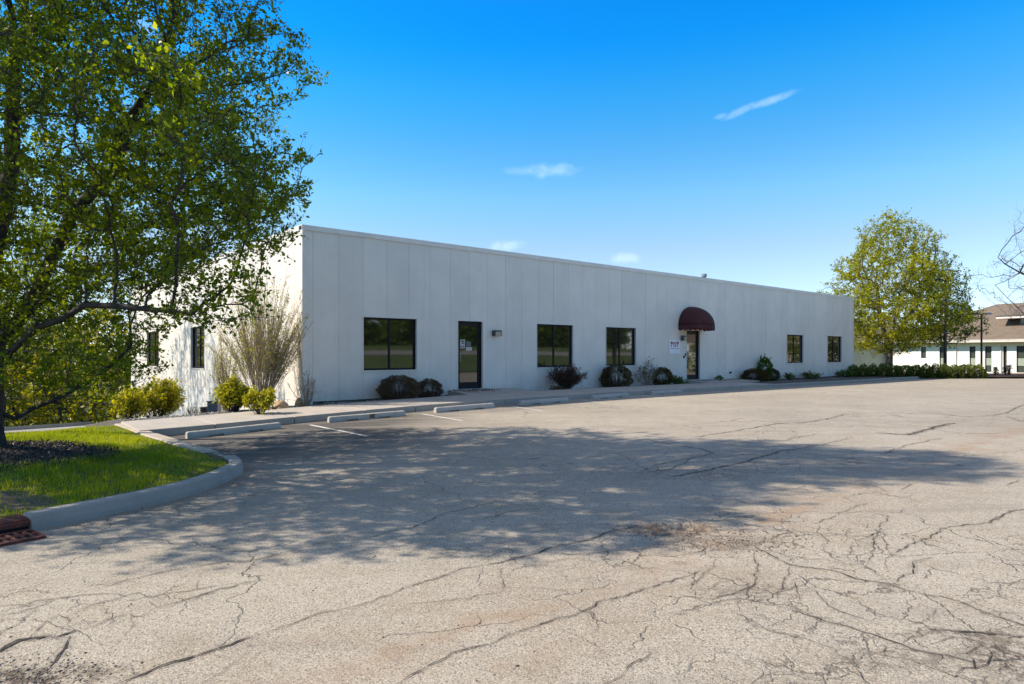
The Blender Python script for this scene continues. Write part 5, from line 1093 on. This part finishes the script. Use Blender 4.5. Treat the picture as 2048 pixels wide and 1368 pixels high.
n = 2500; X = rs.uniform(-12, 4, n); Y = rs.uniform(4, 14, n); k = rs.rand(n) < np.exp(-((dist_poly(X, Y, islp[2:10])/.5)**2)); X, Y = X[k], Y[k]; Z = np.where(inside(X, Y, islp), islz(X, Y)+.02, gz(X, Y)+.012)
leaves(np.column_stack((X, Y, Z)), .02, M['leaf_brown'], 'fallen_litter', 34, label='dry leaf litter caught along the kerb')
rs = np.random.RandomState(35); n = 900; uu = np.concatenate((facade_u(893)+rs.rand(500)*1.6, facade_u(1375)+rs.rand(400)*4)); vv = rs.rand(n)**1.4*.9+.05; X, Y = xy(uu, vv); Z = np.array([wtop(u)+.06 for u in uu])+.05
leaves(np.column_stack((X, Y, Z)), .035, M['leaf_brown'], 'fallen_leaves', 36, label='dry leaves blown against the wall beside the doors')

# ------------------------------------------------------------------ light poles
def pole(x, y, h, r, label, heads=True, arm=.5):
    z = float(gz(x, y)); o = empty('lamp_post', (x, y, z), label, 'lamp post'); mb = MB(); mb.tube([(x, y, z-.1), (x, y, z+h)], [r, r*.75], 8); mb.out('pole', M['pole'], parent=o)
    mb = MB(); mb.tube([(x, y, z-.05), (x, y, z+.25)], [r*2.2, r*1.9], 8); mb.out('base', M['kerb_grey'], parent=o)
    if heads:
        for s in (-1, 1):
            mb = MB(); mb.tube([(x, y, z+h-.05), (x+s*arm*.6, y, z+h+.02)], r*.35, 6); mb.out('arm', M['pole'], parent=o)
            mb = MB(); cx = x+s*arm; mb.hexa([(cx-.22, y-.14, z+h-.04), (cx+.22, y-.14, z+h-.04), (cx+.22, y+.14, z+h-.04), (cx-.22, y+.14, z+h-.04), (cx-.14, y-.1, z+h+.08), (cx+.14, y-.1, z+h+.08), (cx+.14, y+.1, z+h+.08), (cx-.14, y+.1, z+h+.08)]); mb.out('lamp_head', M['pole'] if s < 0 else M['galv'], parent=o)
    return o
x, y, _ = gtree(1963, 44); pole(x, y, CAMZ+(HOR-628)*44/FPX-float(gz(x, y)), .07, 'dark lamp post right of the trees, in front of the far building', arm=.42)
x, y, _ = gtree(1891, 42.5); pole(x, y, CAMZ+(HOR-560)*42.5/FPX-float(gz(x, y)), .085, 'dark post rising into the darker tree crown', True, arm=.4)
pole(-10.6, 12.42, 8.8, .085, 'thin lamp post just outside the left edge', False)

# ------------------------------------------------------------------ far building on the right
A0 = np.array((36.0, 60.0)); tF = np.array((4.5, -8.0))/math.hypot(4.5, 8); oF = np.array((tF[1], -tF[0]))
def frB(a, o): p = A0+tF*a+oF*o; return float(p[0]), float(p[1])
def aB(px): r = (px-CXP)/FPX; return (r*A0[1]-A0[0])/(tF[0]-r*tF[1])
fb = empty('white_far_building', (36, 60, -.3), 'white single storey building with a brown hipped shingle roof at the right edge', 'building')
GZ, EZ = -.35, CAMZ+1.0
a_0, a_1 = aB(1771), 30.0
def wz_(px, py): return CAMZ+(HOR-py)*frB(aB(px), 0)[1]/FPX
T_, Bt, S1, S2 = 2.28, .16, 1.30, .70
wins = [(1842, 1852, T_, 1.27), (1879, 1890, T_, Bt), (1939, 1951, T_, Bt), (1970, 1983, T_, Bt), (2006.5, 2013.5, T_, Bt), (2033, 2056, T_, Bt), (2075, 2095, T_, Bt)]
ops_b = [(aB(a), aB(b_), z0_, z1_) for a, b_, z1_, z0_ in wins]
av = sorted({a_0, a_1}|{v for o in ops_b for v in o[:2]}); mb = MB()
for i in range(len(av)-1):
    am = (av[i]+av[i+1])/2; h = [o for o in ops_b if o[0] < am < o[1]]
    if h: mb.fbox(frB, av[i], av[i+1], -.25, 0, GZ, h[0][2]); mb.fbox(frB, av[i], av[i+1], -.25, 0, h[0][3], EZ)
    else: mb.fbox(frB, av[i], av[i+1], -.25, 0, GZ, EZ)
mb.out('wall', M['bwall'], parent=fb)
mb = MB(); mb.fbox(frB, a_0-.1, a_1, -14, -.27, GZ, EZ-.05); mb.out('body', M['dark'], parent=fb)
mb = MB(); mb.fbox(frB, a_0-.12, a_0-.101, -14, -.25, GZ, EZ); mb.out('end_wall', M['bwall'], parent=fb)
mb = MB(); mb.fbox(frB, a_0, a_1, .004, .06, GZ, 0.02); mb.out('plinth', M['bwall'], parent=fb)
for j, (b0, b1, z0_, z1_) in enumerate(ops_b):
    mb = MB(); f = .05
    mb.fbox(frB, b0, b0+f, -.14, -.06, z0_, z1_); mb.fbox(frB, b1-f, b1, -.14, -.06, z0_, z1_); mb.fbox(frB, b0+f, b1-f, -.14, -.06, z1_-f, z1_); mb.fbox(frB, b0+f, b1-f, -.14, -.06, z0_, z0_+f)
    w = mb.out('window', M['black'], parent=fb)
    if j == 4: m2 = MB(); m2.fbox(frB, b0+f, b1-f, -.13, -.11, z0_+f, z1_-f); m2.out('panel', M['pole'], parent=w); continue
    lo = z0_+f if j == 0 else S1+.03
    m2 = MB(); m2.fbox(frB, b0+f, b1-f, -.11, -.10, lo, z1_-f); m2.out('pane', M['far_glass'], parent=w)
    if j:
        m2 = MB(); m2.fbox(frB, b0+f, b1-f, -.12, -.08, S2, S1); m2.out('spandrel', M['spandrel'], parent=w)
        m2 = MB(); m2.fbox(frB, b0+f, b1-f, -.11, -.10, z0_+f, S2-.03); m2.out('pane', M['far_glass'], parent=w)
for px in (1913, 2003):
    m2 = MB(); a = aB(px); m2.tube([(*frB(a, .05), GZ), (*frB(a, .05), EZ)], .04, 6); m2.out('downspout', M['fascia'], parent=fb)
ov = .75; ED = 14.5; b0, b1 = a_0-ov, a_1+2; zr = EZ+.18; rise = 3.35; rd = ED/2
mb = MB(); mb.fbox(frB, b0, b1, 0.001, ov, EZ-.02, EZ+.02); mb.out('soffit', M['soffit'], parent=fb)
mb = MB(); mb.fbox(frB, b0, b1, ov, ov+.04, EZ-.04, EZ+.2); mb.out('fascia', M['fascia'], parent=fb)
mb = MB(); mb.fbox(frB, b0-.04, b0, -ED, ov+.04, EZ-.04, EZ+.2); mb.out('fascia', M['fascia'], parent=fb)
E_ = lambda a, o, z: (*frB(a, o), z)
mb = MB(); V = [E_(b0, ov+.06, zr), E_(b1, ov+.06, zr), E_(b1, -ED, zr), E_(b0, -ED, zr), E_(b0+rd*.95, -ED/2+.35, zr+rise), E_(b1, -ED/2+.35, zr+rise)]
mb.add(V+[(x, y, z-.1) for x, y, z in V[:4]], [(0, 1, 5, 4), (3, 0, 4), (2, 3, 4, 5), (1, 2, 5), (6, 9, 8, 7)]); mb.out('roof', M['shingle'], parent=fb)
# low dormer with a band of windows
da = aB(1988); dz0 = CAMZ+(HOR-664)*frB(da, -1.8)[1]/FPX; ps = rise/(ED/2+.5)
mb = MB(); mb.fbox(frB, da+1.0, a_1, -5, -2.0, zr+.4, zr+1.15); mb.out('dormer_wall', M['bwall'], parent=fb)
mb = MB(); mb.fbox(frB, da+1.0, a_1, -5, -2.05, zr+1.151, zr+1.75); mb.out('dormer_window', M['far_glass'], parent=fb)
mb = MB(); mb.fbox(frB, da-.4, a_1, -5, -1.2, zr+1.751, zr+1.98); mb.out('dormer_fascia', M['fascia'], parent=fb)
mb = MB(); V = [E_(da-.5, -1.1, zr+1.983), E_(a_1, -1.1, zr+1.983), E_(a_1, -5.9, zr+3.0), E_(da-.5, -5.9, zr+3.0)]; mb.hexa([(x, y, z-.0) for x, y, z in V]+[(x, y, z+.05) for x, y, z in V]); mb.out('dormer_roof', M['shingle'], parent=fb)
# cream wing facing the camera
q0 = frB(a_0-.12, 0); wb = empty('cream_wing', (30, 63, -.3), 'cream stucco building wing half hidden behind the yellow green tree', 'building')
mb = MB(); mb.box((18, q0[1]+.1, GZ), (q0[0]+.3, q0[1]+9, EZ-.1)); mb.out('wall', M['bwall2'], parent=wb)
mb = MB(); mb.box((17, q0[1]-.55, EZ-.099), (q0[0]+.2, q0[1]+9.5, EZ+.1)); mb.out('fascia', M['fascia'], parent=wb)
mb = MB(); x0, x1, y0, y1 = 16.9, q0[0]+4, q0[1]-.6, q0[1]+9.6; V = [(x0, y0, EZ+.104), (x1, y0, EZ+.104), (x1, y1, EZ+.104), (x0, y1, EZ+.104), (x0+4, (y0+y1)/2, EZ+2.0), (x1, (y0+y1)/2, EZ+2.0)]
mb.add(V, [(0, 1, 5, 4), (3, 0, 4), (2, 3, 4, 5), (1, 2, 5), (0, 3, 2, 1)]); mb.out('roof', M['shingle'], parent=wb)
# strip of reddish mulch and small things in front of the far building
mb = MB(); V = [];
c = [gp(1966, 757), gp(2300, 757.5), gp(2300, 748), gp(1966, 749)]
UU, TT = np.meshgrid(np.linspace(0, 1, 30), np.linspace(0, 1, 6)); X = (c[0][0]*(1-UU)+c[1][0]*UU)*(1-TT)+(c[3][0]*(1-UU)+c[2][0]*UU)*TT; Y = (c[0][1]*(1-UU)+c[1][1]*UU)*(1-TT)+(c[3][1]*(1-UU)+c[2][1]*UU)*TT
i = np.arange(5)[:, None]*30+np.arange(29)[None]; new_obj('mulch_strip', np.stack((X, Y, gz(X, Y)+.10), -1).reshape(-1, 3), np.stack((i, i+1, i+31, i+30), -1).reshape(-1, 4), simple('red_brown_mulch', (.20, .10, .06), (.12, .065, .045), 3, .95), kind='structure')
for k, (px, h, lb) in enumerate(((1991, .55, 'small dark stub plant left of the far building door'), (2011, .5, 'small dark plant below the dark far door'), (2018, .7, 'dark upright plant right of the far door'))):
    x, y = gp(px, 752); spray('small_plant', px-4, px+4, 0, 0, 0, 14, 400+k, lb, 'twig_dark', 'leaf_box', 10, .08, .012, .3, .1, 4, .2, cat='plant', pos=(x, y, float(gz(x, y))+.08)) if False else None
    o = empty('small_plant', (x, y, float(gz(x, y))+.08), lb, 'plant'); rs = np.random.RandomState(400+k); n = 260; z = float(gz(x, y))+.08; P = np.column_stack((x+rs.randn(n)*.07, y+rs.randn(n)*.07, z+h*rs.rand(n))); leaves(P, .08, M['leaf_barb'], 'foliage', 400+k, parent=o)
    S0 = np.tile((x, y, z-.05), (5, 1)); V, F = tubes_np(S0, S0+np.column_stack((rs.randn(5)*.05, rs.randn(5)*.05, np.full(5, h))), np.full(5, .02), np.full(5, .008), 4); new_obj('stems', V, F, M['twig_dark'], parent=o)

# ------------------------------------------------------------------ what the windows reflect: lawn, far side drive and tree line across the lot
UU, VV = np.meshgrid(np.linspace(-70, 90, 80), np.linspace(25, 62, 24)); X, Y = xy(UU, VV); k = 80; i = np.arange(23)[:, None]*k+np.arange(79)[None]
lawnrise = lambda v: 2.6*smooth(v, 27, 64)
Zl = gz(X, Y)+.08+lawnrise(VV)
new_obj('far_lawn', np.stack((X, Y, Zl), -1).reshape(-1, 3), np.stack((i, i+1, i+k+1, i+k), -1).reshape(-1, 4), M['land'], smooth_=True, kind='structure')
UU, VV = np.meshgrid(np.linspace(-70, 90, 60), np.linspace(45, 50, 3)); X, Y = xy(UU, VV); k = 60; i = np.arange(2)[:, None]*k+np.arange(59)[None]
new_obj('far_road', np.stack((X, Y, gz(X, Y)+.13+lawnrise(VV)), -1).reshape(-1, 3), np.stack((i, i+1, i+k+1, i+k), -1).reshape(-1, 4), M['drive'], smooth_=True, kind='structure')
rs = np.random.RandomState(50); n = 60000; uu = rs.uniform(-60, 90, n); hgt = 5.0+1.5*np.sin(uu*.31)+1.5*np.sin(uu*.83+1); vv = 66+rs.rand(n)*9; X, Y = xy(uu, vv); Z = gz(X, Y)+2.2+hgt*rs.rand(n)**.8
leaves(np.column_stack((X, Y, Z)), .75, M['leaf'], 'tree_line', 51, tint=rs.rand(n)*.6, label='far dark tree line across the road')
